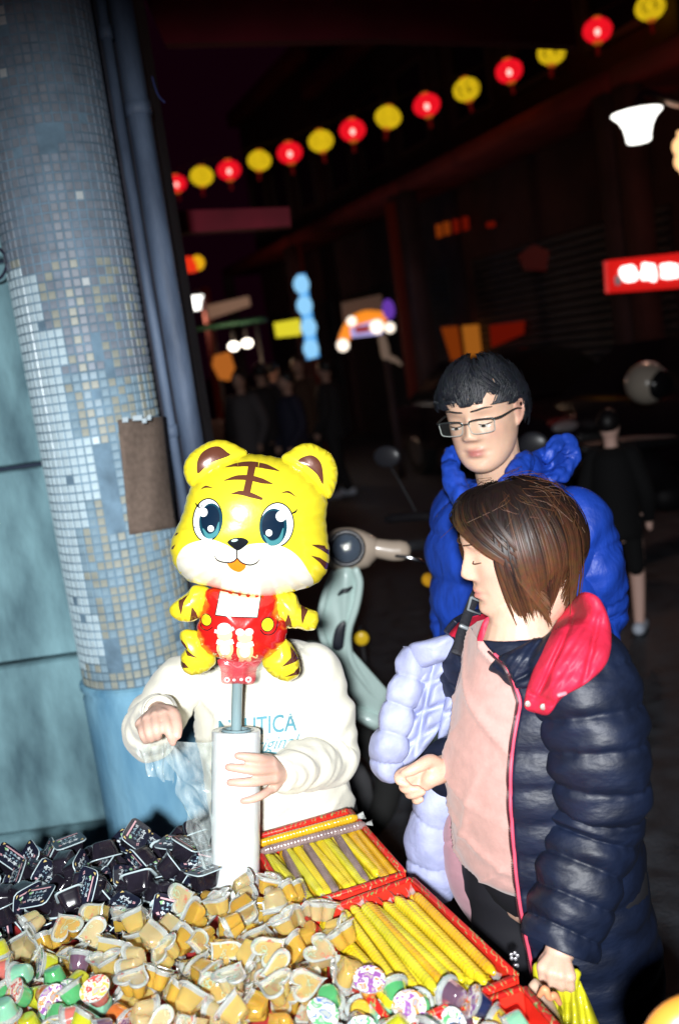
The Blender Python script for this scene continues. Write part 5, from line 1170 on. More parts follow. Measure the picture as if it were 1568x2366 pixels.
lgm = legs(mb, A(*MC[:2], 0), lfm, .86, fwm*.04)
finish_body(mb, [hm], skin_m, man, .0032)
blue = mat('puffer_blue', (.010, .05, .37), .5, var=.2, vscale=18, bump=.55, bscale=38, stretch=(1, 1, .55)); blued = mat('puffer_blue_lining', (.008, .025, .13), .6); teed = mat('tee_navy', (.012, .02, .05), .8, var=.2, vscale=60)
def ring_keys(C, fw, lf, rows): return [(A(C[0], C[1], z)+fw*off, fw*a, lf*b) for z, a, b, off in rows]
mb = MB(); mb.grid(garment(ring_keys(MC, fwm, lfm, [(.70, .155, .20, 0), (.85, .155, .20, .005), (1.0, .15, .20, .01), (1.15, .145, .205, .01), (1.24, .135, .205, .005), (1.30, .115, .175, 0), (1.345, .085, .115, 0), (1.375, .072, .082, .005)]), 90, 96, puff=(.112, .015), fold=.0035, seed=3), 0, True, True, False); build('jacket', mb, blue, man)
for nm, pts in (('sleeve', [SLm+(nb-SLm)*.25, SLm, (SLm+ELm)/2+A(.01, -.02, 0), ELm, WLm]), ('sleeve', [SRm+(nb-SRm)*.25, SRm, (SRm+ERm)/2, ERm, WRm])):
    mb = MB(); mb.grid(puff_tube(pts, [.062, .074, .072, .065, .05], .105, .013, 44, 110, seed=5, fold=.0035, fine=.0009), 0, True, True, True); build('sleeve', mb, blue, man)
# collar flaps, hood, tee
mb = MB(); mb.grid(garment(ring_keys(MC, fwm, lfm, [(1.30, .09, .10, .0), (1.345, .078, .085, .01), (1.375, .060, .065, .015)]), 12, 40), 0, True); build('tee', mb, teed, man)
mb = MB()
mb.grid(puff_tube([P(1046, 1040, 2.30), P(1040, 1085, 2.25), P(1062, 1140, 2.19), P(1098, 1205, 2.15), P(1120, 1260, 2.14)], [.012, .018, .022, .020, .016], .045, .005, 30, 60, seed=41, fold=.003, fine=.0008), 0, True, True, True)
mb.grid(puff_tube([P(1215, 1055, 2.24), P(1190, 1100, 2.17), P(1150, 1158, 2.14), P(1125, 1215, 2.13), P(1122, 1260, 2.14)], [.016, .022, .022, .020, .016], .045, .005, 30, 60, seed=42, fold=.003, fine=.0008), 0, True, True, True)
build('collar', mb, blue, man)
mb = MB()
pillow(mb, [(1180, 1085, 2.26), (1205, 1055, 2.27), (1250, 1035, 2.30), (1300, 1010, 2.34), (1330, 1045, 2.36), (1320, 1090, 2.34), (1285, 1120, 2.30), (1235, 1145, 2.24), (1180, 1150, 2.20), (1165, 1120, 2.22)], .05, seams=[((1245, 1035), (1262, 1075)), ((1200, 1120), (1290, 1085))], sw=9, back=1.0, wrinkle=.004, seed=4)
mb.grid(puff_tube([P(1258, 1068, 2.26), P(1280, 1030, 2.28), P(1308, 1026, 2.30), P(1318, 1058, 2.31), P(1300, 1092, 2.28), P(1262, 1112, 2.25)], [.008, .014, .018, .018, .015, .010], .035, .004, 28, 70, seed=43, fold=.003, fine=.001), 0, True, True, True)
build('hood', mb, blue, man)
mb = MB(); mb.tube([P(1086, 1165, 2.135), P(1105, 1230, 2.105), P(1110, 1320, 2.10), P(1105, 1450, 2.10)], .004, 8, sub=24); build('zip', mb, blued, man)
trousers(man, lgm, mat('trousers_black', (.012, .012, .016), .8)); shoes(man, lgm, fwm, mat('shoe_black', (.015, .015, .018), .5))
# hair: short, combed forward
def scalp(h, th, ph, lift):     # th azimuth (0 = front, + = its right), ph = elevation from the ear plane
    d = A(math.sin(th)*math.cos(ph), math.cos(th)*math.cos(ph), math.sin(ph)); k = 1/math.sqrt((d[0]/.078)**2+((d[1])/.099)**2+(d[2]/.120)**2)
    return d*(k+lift)+A(0, -.004, .002), d
hm_m = hair_mat('hair_black', (.010, .012, .018), (.012, .015, .024), .2, .9, .55)
mb = MB(); al = []
G = []
for ph in np.linspace(-.1, 1.55, 16): G.append([hm.L(scalp(hm, th, max(ph, .66 if abs(th) < 1.05 else (.46 if abs(th) < 2.0 else -.1)), .011)[0]) for th in np.linspace(-np.pi, np.pi, 48, endpoint=False)])
mb.grid(G, 0, True, False, True); al.append(np.zeros(mb.n))
TU = []
while len(TU) < 210:
    th = rng.rand()*2*np.pi-np.pi; ph = math.asin(rng.rand()*.95+.04); lo = .63 if abs(th) < .95 else (.48 if abs(th) < 2.0 else -.25)
    if ph > lo-.02: TU.append((th, ph, lo, rng.randn()*.30+.10, .26+rng.rand()*.34, rng.rand()*.012+.010*max(0, math.sin(ph)), rng.rand()**2*.24))
for i in range(3400):
    tu = TU[rng.randint(len(TU))]; th = tu[0]+rng.randn()*.10; ph = min(1.5, tu[1]+rng.randn()*.07); lo = tu[2]; pts = []; nn = []; L_ = tu[4]*(.85+.3*rng.rand())
    for t in np.linspace(0, 1, 7):
        a = th+(tu[0]-th)*t*.75+tu[3]*t*(1 if abs(th) < 2 else .4); e = ph-L_*t*(1.0 if ph < 1.2 else 1.3); e = max(e, lo-.02-tu[6]-.02*rng.rand())
        q, d = scalp(hm, a, e, (.012+tu[5]+.004*rng.rand())*(1-.45*t)); pts.append(hm.L(q)); nn.append(d[0]*hm.r+d[1]*hm.f+d[2]*hm.u)
    ribbon(mb, pts, np.array([.6, 1, 1, .9, .7, .45, .08])*(.0010+.0014*rng.rand()), nn); al.append(np.tile(np.linspace(0, 1, 7), 3))
hair_build(mb, al, hm_m, man)
dk = mat('brow_black', (.02, .017, .018), .6)
def brow(h, par, sx, z=.039, th=.0031, m_=dk):
    mb = MB(); pts = [h.L(np.array([sx*x, y, zz])) for x, y, zz in [(.011, .0945, z-.003), (.024, .0935, z-.001), (.038, .087, z+.001), (.051, .076, z-.001)]]
    mb.tube(pts, np.array([th*.8, th, th*.9, th*.4]), 8, sub=16, flat=.7); build('eyebrow', mb, m_, par)
def lash(h, par, sx, z=.003, m_=dk):
    mb = MB(); pts = [h.L(np.array([sx*x, y, zz])) for x, y, zz in [(.018, .0845, z), (.027, .0895, z-.001), (.036, .0880, z-.001), (.047, .080, z+.001)]]
    mb.tube(pts, np.array([.0009, .0013, .0013, .0008]), 8, sub=16); build('eyelash', mb, m_, par)
eyw = mat('eye_white', (.55, .5, .47), .2, coat=.6); eyd = mat('eye_dark', (.012, .008, .006), .1, coat=.8)
def eye(h, par, sx, z=-.0012, hh=.0030):
    a = np.linspace(0, 2*np.pi, 28, endpoint=False); o3 = []
    def pt(x, zz, up): x_ = .0325+x; return h.L(np.array([sx*x_, .0905+up-26*(x_-.030)**2 if x_ > .030 else .0905+up-14*(x_-.030)**2, zz]))
    mb = MB(); v = [pt(.0125*math.cos(q), z+hh*math.sin(q)*(1-.3*math.cos(q)**2), .0) for q in a]+[pt(0, z, .001)]; mb.add(v, [(28, i, (i+1) % 28) for i in range(28)]); E3 = build('eye', mb, eyw, par)
    mb = MB(); v = [pt(-.002+.0052*math.cos(q), z+.0003+min(hh*.92, .0052)*math.sin(q), .0008) for q in a]+[pt(-.002, z, .0016)]; mb.add(v, [(28, i, (i+1) % 28) for i in range(28)]); build('iris', mb, eyd, E3)
for sx in (-1, 1): brow(hm, man, sx); lash(hm, man, sx); eye(hm, man, sx)
# glasses
gm = mat('glasses_metal', (.06, .07, .07), .3, metal=.6); gl = film_mat('glasses_lens', (.8, .85, .85), .012, .05, 3)
gls = thing('eyeglasses', hm.L(np.array([0, .1, 0])), 'dark half rim eyeglasses worn by the man in the blue jacket', 'glasses')
def lens_pt(sx, x, z): return hm.L(np.array([sx*(.034+x), .112-.35*max(0, x+.01)**1.2-.0*z, z+.004]))
for sx in (-1, 1):
    ol = [(-.026, .013), (0, .0155), (.025, .014), (.0265, 0), (.023, -.0135), (0, -.0165), (-.021, -.0145), (-.026, 0)]
    q = closed_spline(np.array(ol), 40); mb = MB(); ring_ = [lens_pt(sx, *p) for p in q]
    mb.tube(ring_+[ring_[0]], .0009, 8, caps=False); build('lower_rim', mb, mat('rim_clear', (.35, .38, .36), .2), gls)
    mb = MB(); mb.tube([lens_pt(sx, *p) for p in [(-.026, .010), (-.022, .0145), (0, .0165), (.025, .0150)]], .0018, 8, sub=16); build('brow_bar', mb, gm, gls)
    mb = MB(); c_ = lens_pt(sx, 0, 0); mb.add(np.vstack([ring_, [c_]]), [(40, i, (i+1) % 40) for i in range(40)]); build('lens', mb, gl, gls)
    mb = MB(); mb.tube([lens_pt(sx, .026, .013), hm.L(np.array([sx*.072, .085, .016])), hm.L(np.array([sx*.080, .02, .014])), hm.L(np.array([sx*.083, -.012, .006]))], [.0022, .0026, .0022, .002], 8, sub=18); build('temple', mb, gm, gls)
mb = MB(); mb.tube([lens_pt(-1, -.026, .008), hm.L(np.array([0, .114, .013])), lens_pt(1, -.026, .008)], .0014, 8, sub=12); build('bridge', mb, gm, gls)

# ------------------------------------------------------------------ woman in black and red jacket
fww = norm([-.86, -.52, 0]); lfw = A(-fww[1], fww[0], 0)
WC = P(1238, 1760, 1.72); WC = A(WC[0], WC[1], 0)
wom = thing('person', WC, 'woman with brown bob in pink sweatshirt and open black puffer jacket', 'person')
hw = Head(P(1182, 1268, 1.74), norm(A(-.97, -.16, -.12)), .93, wide=1.05)
mb = MB(); hw.mesh(mb); nbw = A(WC[0], WC[1], 1.215)
mb.tube([hw.L(np.array([0, -.035, -.05])), hw.L(np.array([0, -.048, -.10])), nbw+fww*.0], [.048, .045, .056], 20, sub=12)
mb.tube([A(*WC[:2], .72), A(*WC[:2], .95), A(*WC[:2], 1.1), nbw], [.11, .11, .105, .055], 20, sub=14)
SLw, ELw, WLw = P(1345, 1600, 1.57), P(1368, 1900, 1.54), P(1290, 2205, 1.47); SRw, ERw, WRw = P(1105, 1545, 1.88), P(1120, 1745, 1.93), P(1022, 1776, 1.75)
mb.tube([nbw-A(0, 0, .10), SLw-A(0, 0, .03), ELw, WLw], [.05, .046, .038, .024], 14, sub=20); mb.tube([nbw-A(0, 0, .10), SRw-A(0, 0, .04), ERw, WRw], [.05, .044, .036, .025], 14, sub=20)
def wz(x, y, Y): return P(878+x*.14, 1662+y*.14, Y)
hand(mb, wz(1010, 820, 1.745), [wz(560, 800, 1.735), wz(600, 900, 1.735), wz(650, 1000, 1.735), wz(720, 1085, 1.735)],
     [[wz(330, 900, 1.715), wz(305, 1010, 1.70), wz(440, 1075, 1.695)], [wz(395, 1070, 1.715), wz(415, 1150, 1.70), wz(620, 1150, 1.695)], [wz(480, 1200, 1.715), wz(520, 1245, 1.70), wz(700, 1200, 1.695)], [wz(585, 1290, 1.72), wz(600, 1350, 1.705), wz(680, 1320, 1.70)]],
     [wz(830, 690, 1.725), wz(650, 770, 1.705), wz(500, 850, 1.70), wz(400, 890, 1.70)], .0082, .026)
mb.tube([wz(1000, 860, 1.74), wz(850, 960, 1.722), wz(760, 1080, 1.722)], [.022, .019, .012], 12, sub=10)
kw = [P(1252, 2236, 1.445), P(1272, 2246, 1.435), P(1294, 2252, 1.43), P(1316, 2256, 1.43)]
hand(mb, P(1290, 2198, 1.47), kw, [[k+A(.0, .004, -.022), k+A(.004, .026, -.035), k+A(.004, .042, -.022)] for k in kw], [P(1262, 2220, 1.47), P(1250, 2244, 1.485), P(1262, 2262, 1.49)], .0082)
lgw = legs(mb, A(*WC[:2], 0), lfw, .74, fww*.03, (.08, .058, .04))
finish_body(mb, [hw], skin_w, wom, .0032)
pink = mat('sweatshirt_pink', (.50, .29, .26), .85, sheen=.25, var=.07, vscale=60, bump=.12, bscale=180); blackp = mat('puffer_black', (.004, .008, .024), .52, var=.3, vscale=25, bump=.2, bscale=70, stretch=(.6, .6, 1.3)); redl = mat('lining_red', (.60, .018, .055), .6, bump=.28, bscale=45, var=.12, vscale=25); zipr = mat('zip_tape_pink', (.75, .08, .14), .5); teeth = mat('zip_teeth', (.05, .015, .02), .4)
mb = MB(); SWG = garment(ring_keys(WC, fww, lfw, [(.74, .125, .150, .0), (.765, .140, .155, .01), (.80, .142, .158, .015), (.88, .143, .158, .02), (.97, .138, .158, .018), (1.06, .126, .145, .005), (1.12, .112, .130, .0), (1.16, .100, .115, .0), (1.185, .088, .098, .008), (1.20, .080, .085, .012)]), 110, 140, fold=.003, seed=9, ridge=.011); mb.grid(SWG, 0, True, True, False); build('sweatshirt', mb, pink, wom)
def wedge(v):
    z = v; return (math.radians(np.interp(v, [0, .3, .55, .72, .88, 1], [33, 34, 35, 38, 30, 16])), math.radians(np.interp(v, [0, .7, .9, 1], [255, 262, 300, 300])))
jk = ring_keys(WC, fww, lfw, [(.50, .165, .195, .0), (.65, .17, .195, .01), (.80, .172, .195, .02), (.95, .168, .195, .02), (1.05, .16, .195, .012), (1.12, .142, .19, .008), (1.17, .12, .165, .008), (1.21, .095, .12, .02)])
JG = garment(jk, 110, 90, puff=(.060, .0085), fold=.0018, seed=12, edge=wedge)
mb = MB(); mb.grid(JG); o = build('jacket', mb, [blackp, redl], wom); md = o.modifiers.new('t', 'SOLIDIFY'); md.thickness = .012; md.offset = -1; md.material_offset = 1; md.material_offset_rim = 0
mb = MB(); SLG = puff_tube([SLw+(nbw-SLw)*.3, SLw+A(.0, 0, .02), (SLw+ELw)/2+A(.012, -.02, 0), ELw, (ELw*.45+WLw*.55), WLw+A(0, 0, .012)], [.06, .083, .078, .072, .062, .052], .052, .0095, 60, 230, seed=15, fold=.0016, fine=.0006); mb.grid(SLG, 0, True, True, True); build('sleeve', mb, blackp, wom)
mb = MB(); mb.grid(puff_tube([SRw+(nbw-SRw)*.3, SRw, (SRw+ERw)/2, ERw, WRw+(WRw-ERw)*-.08], [.06, .075, .07, .06, .046], .058, .0075, 40, 90, seed=16), 0, True, True, True); build('sleeve', mb, blackp, wom)
# zip along the near front edge, on the jacket's own edge
E_ = JG[:, 0]; mb = MB(); mb.tube(E_[2:104:3], .0032, 8, sub=110); build('zip_tape', mb, zipr, wom)
mb = MB(); q = catmull(E_[2:104], 260); dq = np.gradient(q, axis=0); inn = norm(fww*.85-lfw*.5)
for i in range(0, 260): mb.box(q[i]+inn*.0045-A(0, .001, 0), (.0036, .0036, .0016), np.array([inn, norm(np.cross(dq[i], inn)), norm(dq[i])]))
tag(build('zip_teeth', mb, teeth, wom, smooth=False), kind='stuff')
p = P(1186, 2206, 1.50); mb = MB(); 
for k in range(5): a = k*1.2566; mb.ellipsoid(p+A(math.cos(a)*.0055, -.004, math.sin(a)*.0055), (.0035, .002, .0035), nu=8, nv=6)
mb.box(p-A(-.001, .003, .018), (.010, .004, .006), bev=.001); build('zip_pull', mb, mat('zip_metal', (.6, .6, .65), .25, metal=.7), wom)
# collar and red hood lining
wtree = bvh_of((JG, False), (SLG, True), (SWG, True))
mb = MB(); drape(mb, [(1128, 1546), (1150, 1518), (1190, 1498), (1235, 1472), (1275, 1432), (1300, 1422), (1292, 1465), (1262, 1525), (1238, 1575), (1205, 1592), (1172, 1582), (1150, 1560)], wtree, .014, .006, seams=[((1172, 1585), (1240, 1545))], sw=6, wrinkle=.0012, seed=2); build('collar', mb, blackp, wom)
mb = MB(); HG = drape(mb, [(1212, 1636), (1214, 1600), (1228, 1555), (1250, 1505), (1282, 1440), (1325, 1385), (1350, 1368), (1385, 1385), (1408, 1440), (1410, 1500), (1392, 1545), (1345, 1585), (1298, 1612), (1268, 1650), (1240, 1648)], wtree, .022, .012, seams=[((1340, 1390), (1246, 1600)), ((1385, 1420), (1345, 1590)), ((1215, 1600), (1275, 1625))], sw=6, seed=6); HD = build('hood_lining', mb, redl, wom)
htree = bvh_of((HG, True))
def on_hood(x, y, l=.004):
    d = norm(ray(x, y)); h = htree.ray_cast(Vector(CAMP), Vector(d)); return np.array(h[0])-d*l if h[0] is not None else P(x, y, 1.5)
for (x, y) in ((1219, 1626), (1254, 1633)):
    mb = MB(); mb.ellipsoid(on_hood(x, y, .001), (.0055, .003, .0055), nu=14, nv=8); build('snap_button', mb, mat('snap_metal', (.7, .65, .6), .25, metal=.6), HD)
mb = MB(); mb.tube([on_hood(1290, 1606, .004), on_hood(1304, 1602, .004)], .0035, 8); build('cord_toggle', mb, mat('toggle_pink', (.75, .2, .25), .4), wom)
mb = MB(); pillow(mb, [(1068, 1600, 1.735), (1076, 1535, 1.735), (1096, 1490, 1.735), (1116, 1435, 1.735), (1138, 1424, 1.735), (1172, 1432, 1.73), (1158, 1470, 1.72), (1132, 1520, 1.72), (1108, 1560, 1.72), (1086, 1610, 1.73)], .010, wrinkle=.0012, seed=7); build('far_lining', mb, redl, wom)
trousers(wom, lgw, mat('leggings_black', (.008, .008, .012), .7), (.115, .08, .06), (.14, .13, .15)); shoes(wom, lgw, fww, mat('shoe_black', (.015, .015, .018), .5))
# bob hair
hwm = hair_mat('hair_brown', (.016, .008, .007), (.16, .062, .026), .30, .98, .50); mb = MB(); al = []
def scalpw(th, ph, lift):
    d = A(math.sin(th)*math.cos(ph), math.cos(th)*math.cos(ph), math.sin(ph)); k = 1/math.sqrt((d[0]/.083)**2+(d[1]/.103)**2+(d[2]/.122)**2); return d*(k+lift)+A(0, -.006, .0), d
G = []
for ph in np.linspace(-.5, 1.52, 18): G.append([hw.L(scalpw(th, max(ph, .66 if abs(th) < .9 else (.45 if abs(th) < 1.3 else -.45)), .010)[0]) for th in np.linspace(-np.pi, np.pi, 56, endpoint=False)])
mb.grid(G, 0, True, False, True); al.append(np.zeros(mb.n))
CL = [(a, rng.randn()*.05, rng.randn()*.014, rng.rand(), rng.randn()*.012, rng.randn()*.13) for a in np.linspace(-np.pi, np.pi, 64, endpoint=False)]
for i in range(3600):
    kc = CL[rng.randint(64)]; th = kc[0]+rng.randn()*.045; th = (th+np.pi) % (2*np.pi)-np.pi; n_ = 16; layer = min(1, max(0, kc[3]+rng.randn()*.15)); lift = .010+.020*layer; pts = []; nn = []; cow = rng.randn()*.05+kc[1]*1.6
    front = abs(th) < .95; start = 1.35-rng.rand()*.5
    if front and rng.rand() < .35: continue
    L_ = 1.0
    sgn = 1 if th > 0 else -1
    if front: sgn = -1 if th < .25 else 1
    zend = -.116+rng.randn()*.009+kc[2]+.028*max(0, min(1, (abs(th)-1.5)/.9))+(.012 if abs(th) < 1.6 else -.004)
    for t in np.linspace(0, 1, n_):
        if front:
            a = th+(sgn*1.62-th)*(max(0, t-.12)/.88)**.9; e = start-(start-.40)*min(1, t/.5)**1.1 if t < .5 else .40-(t-.5)*2*.85
        else:
            a = th+cow*t+sgn*-.06*math.sin(np.pi*t); e = start-(start+.15)*min(1, t/.62)
        q, d = scalpw(a, max(e, -.15), lift*(.6+.8*math.sin(np.pi*min(1, t*1.05))))
        if e <= .02 or t > .62:
            k = max(0, (t-.62)/.38) if not front else max(0, (t-.72)/.28)
            q[2] = q[2]+(zend-q[2])*k; q[:2] = q[:2]*(1-(.12+kc[4]*8+.26*max(0, min(1, (abs(th)-1.2)/.8)))*k*k)
        pts.append(hw.L(q)); nn.append(d[0]*hw.r+d[1]*hw.f+d[2]*hw.u*.4)
    nn = np.array(nn); nn /= np.linalg.norm(nn, axis=1, keepdims=True)
    ribbon(mb, pts, (np.interp(np.linspace(0, 1, n_), [0, .1, .6, .9, 1], [.5, 1, 1, .6, .08])*(.0012+.0016*rng.rand())), nn); al.append(np.tile(np.linspace(0, 1, n_)+rng.randn()*.10+kc[5], 3))
for i in range(110):
    th = (1.1+rng.rand()*(np.pi-1.1))*(1 if rng.rand() < .5 else -1); e0 = .5+rng.rand()*.9; q0, d0 = scalpw(th, e0, .022); q1, d1 = scalpw(th+rng.randn()*.2, e0-.25, .030+rng.rand()*.012); q2, d2 = scalpw(th+rng.randn()*.35, e0-.5, .026+rng.rand()*.018)
    pts = catmull([hw.L(q0), hw.L(q1), hw.L(q2)], 8); ribbon(mb, pts, np.full(8, .00022), np.tile(d1[0]*hw.r+d1[1]*hw.f+d1[2]*hw.u, (8, 1))); al.append(np.tile(np.full(8, .8), 3))
hair_build(mb, al, hwm, wom)
brw = mat('brow_brown', (.06, .03, .02), .6)
for sx in (-1, 1): brow(hw, wom, sx, .040, .0019, brw); lash(hw, wom, sx, .004, brw)

# ------------------------------------------------------------------ vendor in white sweatshirt
fwv = norm([.06, -1, 0]); lfv = A(-fwv[1], fwv[0], 0)
VC = P(625, 1700, 2.14); VC = A(VC[0], VC[1], 0)
ven = thing('person', VC, 'stall vendor in white sweatshirt hidden behind the tiger balloon, pulling plastic film', 'person')
hv = Head(P(590, 1318, 2.10), norm(A(.0, -.95, -.25)), .86)
mb = MB(); hv.mesh(mb); nbv = A(VC[0], VC[1], 1.10)+A(-.02, -.02, 0)
mb.tube([hv.L(np.array([0, -.03, -.05])), hv.L(np.array([0, -.03, -.11])), nbv], [.046, .045, .052], 18, sub=12)
mb.tube([A(*VC[:2], .62), A(*VC[:2], .80), A(*VC[:2], .96), nbv], [.11, .11, .115, .06], 20, sub=14)
SRv, ERv, WRv = P(470, 1550, 2.14), P(358, 1672, 2.08), P(366, 1645, 1.905); SLv, ELv, WLv = P(722, 1550, 2.14), P(752, 1735, 2.08), P(652, 1788, 1.885)
mb.tube([nbv-A(0, 0, .05), SRv, ERv, WRv], [.05, .042, .036, .022], 14, sub=22); mb.tube([nbv-A(0, 0, .05), SLv, ELv, WLv], [.05, .042, .036, .022], 14, sub=22)
def va(x, y, Y): return P(489.2+x*.12, 1693.4+y*.12, Y)
hand(mb, va(1330, 800, 1.875), [va(1130, 540, 1.842), va(1180, 700, 1.838), va(1190, 880, 1.838), va(1170, 1060, 1.845)],
     [[va(900, 495, 1.812), va(690, 465, 1.802), va(500, 440, 1.800)], [va(880, 715, 1.806), va(600, 690, 1.796), va(325, 660, 1.797)], [va(860, 935, 1.806), va(600, 955, 1.796), va(350, 955, 1.797)], [va(960, 1200, 1.812), va(770, 1280, 1.800), va(600, 1310, 1.797)]],
     [va(1150, 560, 1.885), va(950, 500, 1.915), va(760, 520, 1.925)], .0092, .024)
def vb(x, y, Y): return P(238.3+x*.152, 1599.4+y*.152, Y)
hand(mb, vb(830, 290, 1.89), [vb(930, 340, 1.842), vb(795, 370, 1.836), vb(670, 420, 1.838), vb(570, 485, 1.845)],
     [[vb(975, 520, 1.812), vb(1020, 650, 1.805), vb(1062, 765, 1.806)], [vb(815, 560, 1.806), vb(830, 670, 1.816), vb(850, 640, 1.838)], [vb(700, 600, 1.808), vb(725, 710, 1.818), vb(750, 680, 1.84)], [vb(605, 630, 1.814), vb(650, 735, 1.822), vb(680, 700, 1.842)]],
     [vb(1040, 330, 1.855), vb(1105, 470, 1.83), vb(1125, 580, 1.815), vb(1130, 655, 1.808)], .0090, .025)
lgv = legs(mb, A(*VC[:2], 0), lfv, .64, fwv*.02, (.07, .05, .036))
hp = [vb(1062, 765, 1.806), vb(1130, 655, 1.808), va(500, 440, 1.8), va(325, 660, 1.797), va(350, 955, 1.797), va(600, 1310, 1.797)]
finish_body(mb, [hv], skin_v, ven, .003, hands=[(p, .012) for p in hp])
whit = mat('sweatshirt_white', (.74, .72, .61), .85, sheen=.25, var=.05, vscale=40, bump=.1, bscale=160); creamh = mat('sweatshirt_hem', (.70, .60, .42), .85, bump=.15, bscale=160)
SG = garment(ring_keys(VC, fwv, lfv, [(.66, .118, .148, .0), (.68, .128, .156, .0), (.75, .130, .160, .0), (.85, .128, .158, .0), (.95, .124, .154, 0), (1.02, .115, .150, 0), (1.06, .10, .136, -.005), (1.09, .08, .11, -.01), (1.105, .062, .075, -.01)]), 90, 110, fold=.003, seed=21, ridge=.010)
mb = MB(); mb.grid(SG, 0, True, True, False); sw_o = build('sweatshirt', mb, whit, ven)
mb = MB(); mb.grid(garment(ring_keys(VC, fwv, lfv, [(.610, .115, .145, 0), (.615, .122, .152, 0), (.665, .124, .154, 0), (.670, .116, .148, 0)]), 16, 110, fold=.002, seed=21), 0, True); build('hem_band', mb, whit, ven)
mb = MB(); mb.grid(puff_tube([SRv+(nbv-SRv)*.3, SRv, (SRv+ERv)/2+A(-.01, 0, .012), ERv+A(-.015, 0, -.015), ERv*.5+WRv*.5+A(-.006, 0, -.012), WRv+(WRv-ERv)*-.02], [.05, .060, .060, .060, .054, .036], amp=0, fold=.0034, n=44, sub=110, seed=22, fine=.0008), 0, True, True, True); build('sleeve', mb, whit, ven)
mb = MB(); mb.grid(puff_tube([SLv+(nbv-SLv)*.3, SLv, (SLv+ELv)/2+A(.014, 0, 0), ELv+A(.010, 0, -.012), ELv*.5+WLv*.5+A(0, 0, -.006), WLv+(WLv-ELv)*.06], [.05, .060, .062, .060, .053, .035], amp=0, fold=.0036, n=44, sub=110, seed=24, fine=.0009), 0, True, True, True); build('sleeve', mb, whit, ven)
for W_, E2 in ((WRv, ERv), (WLv, ELv)):
    d = norm(W_-E2); mb = MB(); mb.tube([W_-d*.015, W_+d*.004, W_+d*.014, W_+d*.016], [.036, .0335, .032, .029], 26, rnd=False, caps=False); build('cuff', mb, whit, ven)
mb = MB(); mb.tube([nbv+A(.075*math.cos(a), -.065*math.sin(a)*1.0, .004-.018*math.sin(a)) for a in np.linspace(0, 2*np.pi, 26)], .010, 10, caps=False); build('neckband', mb, whit, ven)
trousers(ven, lgv, mat('trousers_black', (.012, .012, .016), .8), (.09, .07, .055)); shoes(ven, lgv, fwv, mat('shoe_black', (.015, .015, .018), .5))
mb = MB(); al = []; G = []
for ph in np.linspace(-.5, 1.52, 14): G.append([hv.L(scalp(hv, th, max(ph, .6 if abs(th) < .9 else (.1 if abs(th) < 1.3 else -.6)), .008)[0]) for th in np.linspace(-np.pi, np.pi, 40, endpoint=False)])
mb.grid(G, 0, True, False, True); al.append(np.zeros(mb.n)); hair_build(mb, al, hm_m, ven)
for sx in (-1, 1): brow(hv, ven, sx); lash(hv, ven, sx)
# chest lettering, laid on the cloth
dg = bpy.context.evaluated_depsgraph_get(); bvh = BVHTree.FromPolygons([tuple(v) for v in SG.reshape(-1, 3)], [(i*110+j, i*110+(j+1) % 110, (i+1)*110+(j+1) % 110, (i+1)*110+j) for i in range(89) for j in range(110)])
def chest_text(txt, x0, x1, yc, size_p, shear, m_, name, slope=-.10, bold=.0):
    v, f = text_mb(txt, 1.0, shear, bold=bold); lo, hi = v[:, 0].min(), v[:, 0].max(); hh = v[:, 1].max()-v[:, 1].min(); q = []
    for a, b, _ in v:
        u = (a-lo)/(hi-lo); x = x0+(x1-x0)*u; y = yc+slope*(x-x0)-b/hh*size_p; w = P(x, y, 2.0); d = norm(w-CAMP)
        loc, nr_, ix, ds = bvh.ray_cast(Vector(CAMP), Vector(d)); q.append(np.array(loc)-d*.0025 if loc else w+d*.05)
    mb = MB(); mb.add(q, f); return build(name, mb, m_, ven, smooth=False)
ltm = mat('print_teal', (.10, .30, .38), .7)
chest_text('NAUTICA', 505, 686, 1688, 42, 0, ltm, 'chest_lettering', slope=-.10, bold=.015)
chest_text('Original', 560, 694, 1728, 40, .45, ltm, 'chest_script', slope=-.13)
mb = MB(); q = []
for x in np.linspace(590, 660, 16):
    for dy in (-4, 4):
        w = P(x, 1738+dy*(1-(x-590)/90)+.04*(x-590), 2.0); d = norm(w-CAMP); loc = bvh.ray_cast(Vector(CAMP), Vector(d))[0]; q.append(np.array(loc)-d*.0025 if loc else w)
mb.grid(np.array(q).reshape(16, 2, 3)); build('chest_swash', mb, ltm, ven)
# ================================================================== CARRIED THINGS
lav = mat('puffer_lavender', (.34, .37, .58), .6, var=.14, vscale=20, bump=.3, bscale=50)
coat = thing('lavender_coat', A(*P(990, 1750, 1.84)[:2], .74), 'pale lavender quilted puffer coat carried over the woman\'s arm', 'coat')
mb = MB(); mb.grid(puff_tube([P(962, 1500, 1.90), P(950, 1560, 1.88), P(925, 1630, 1.87), P(905, 1700, 1.86), P(893, 1755, 1.86), P(905, 1790, 1.87)], [.024, .025, .027, .028, .028, .016], .056, .010, 36, 110, seed=31, fold=.001, fine=.0004), 0, True, True, True); build('folded_edge', mb, lav, coat)
mb = MB(); pillow(mb, [(945, 1490, 1.885), (985, 1478, 1.87), (1040, 1465, 1.86), (1056, 1480, 1.86), (1050, 1515, 1.86), (1005, 1535, 1.86), (968, 1545, 1.87), (945, 1525, 1.88)], .030, wrinkle=.0012, seed=3); build('collar', mb, lav, coat)
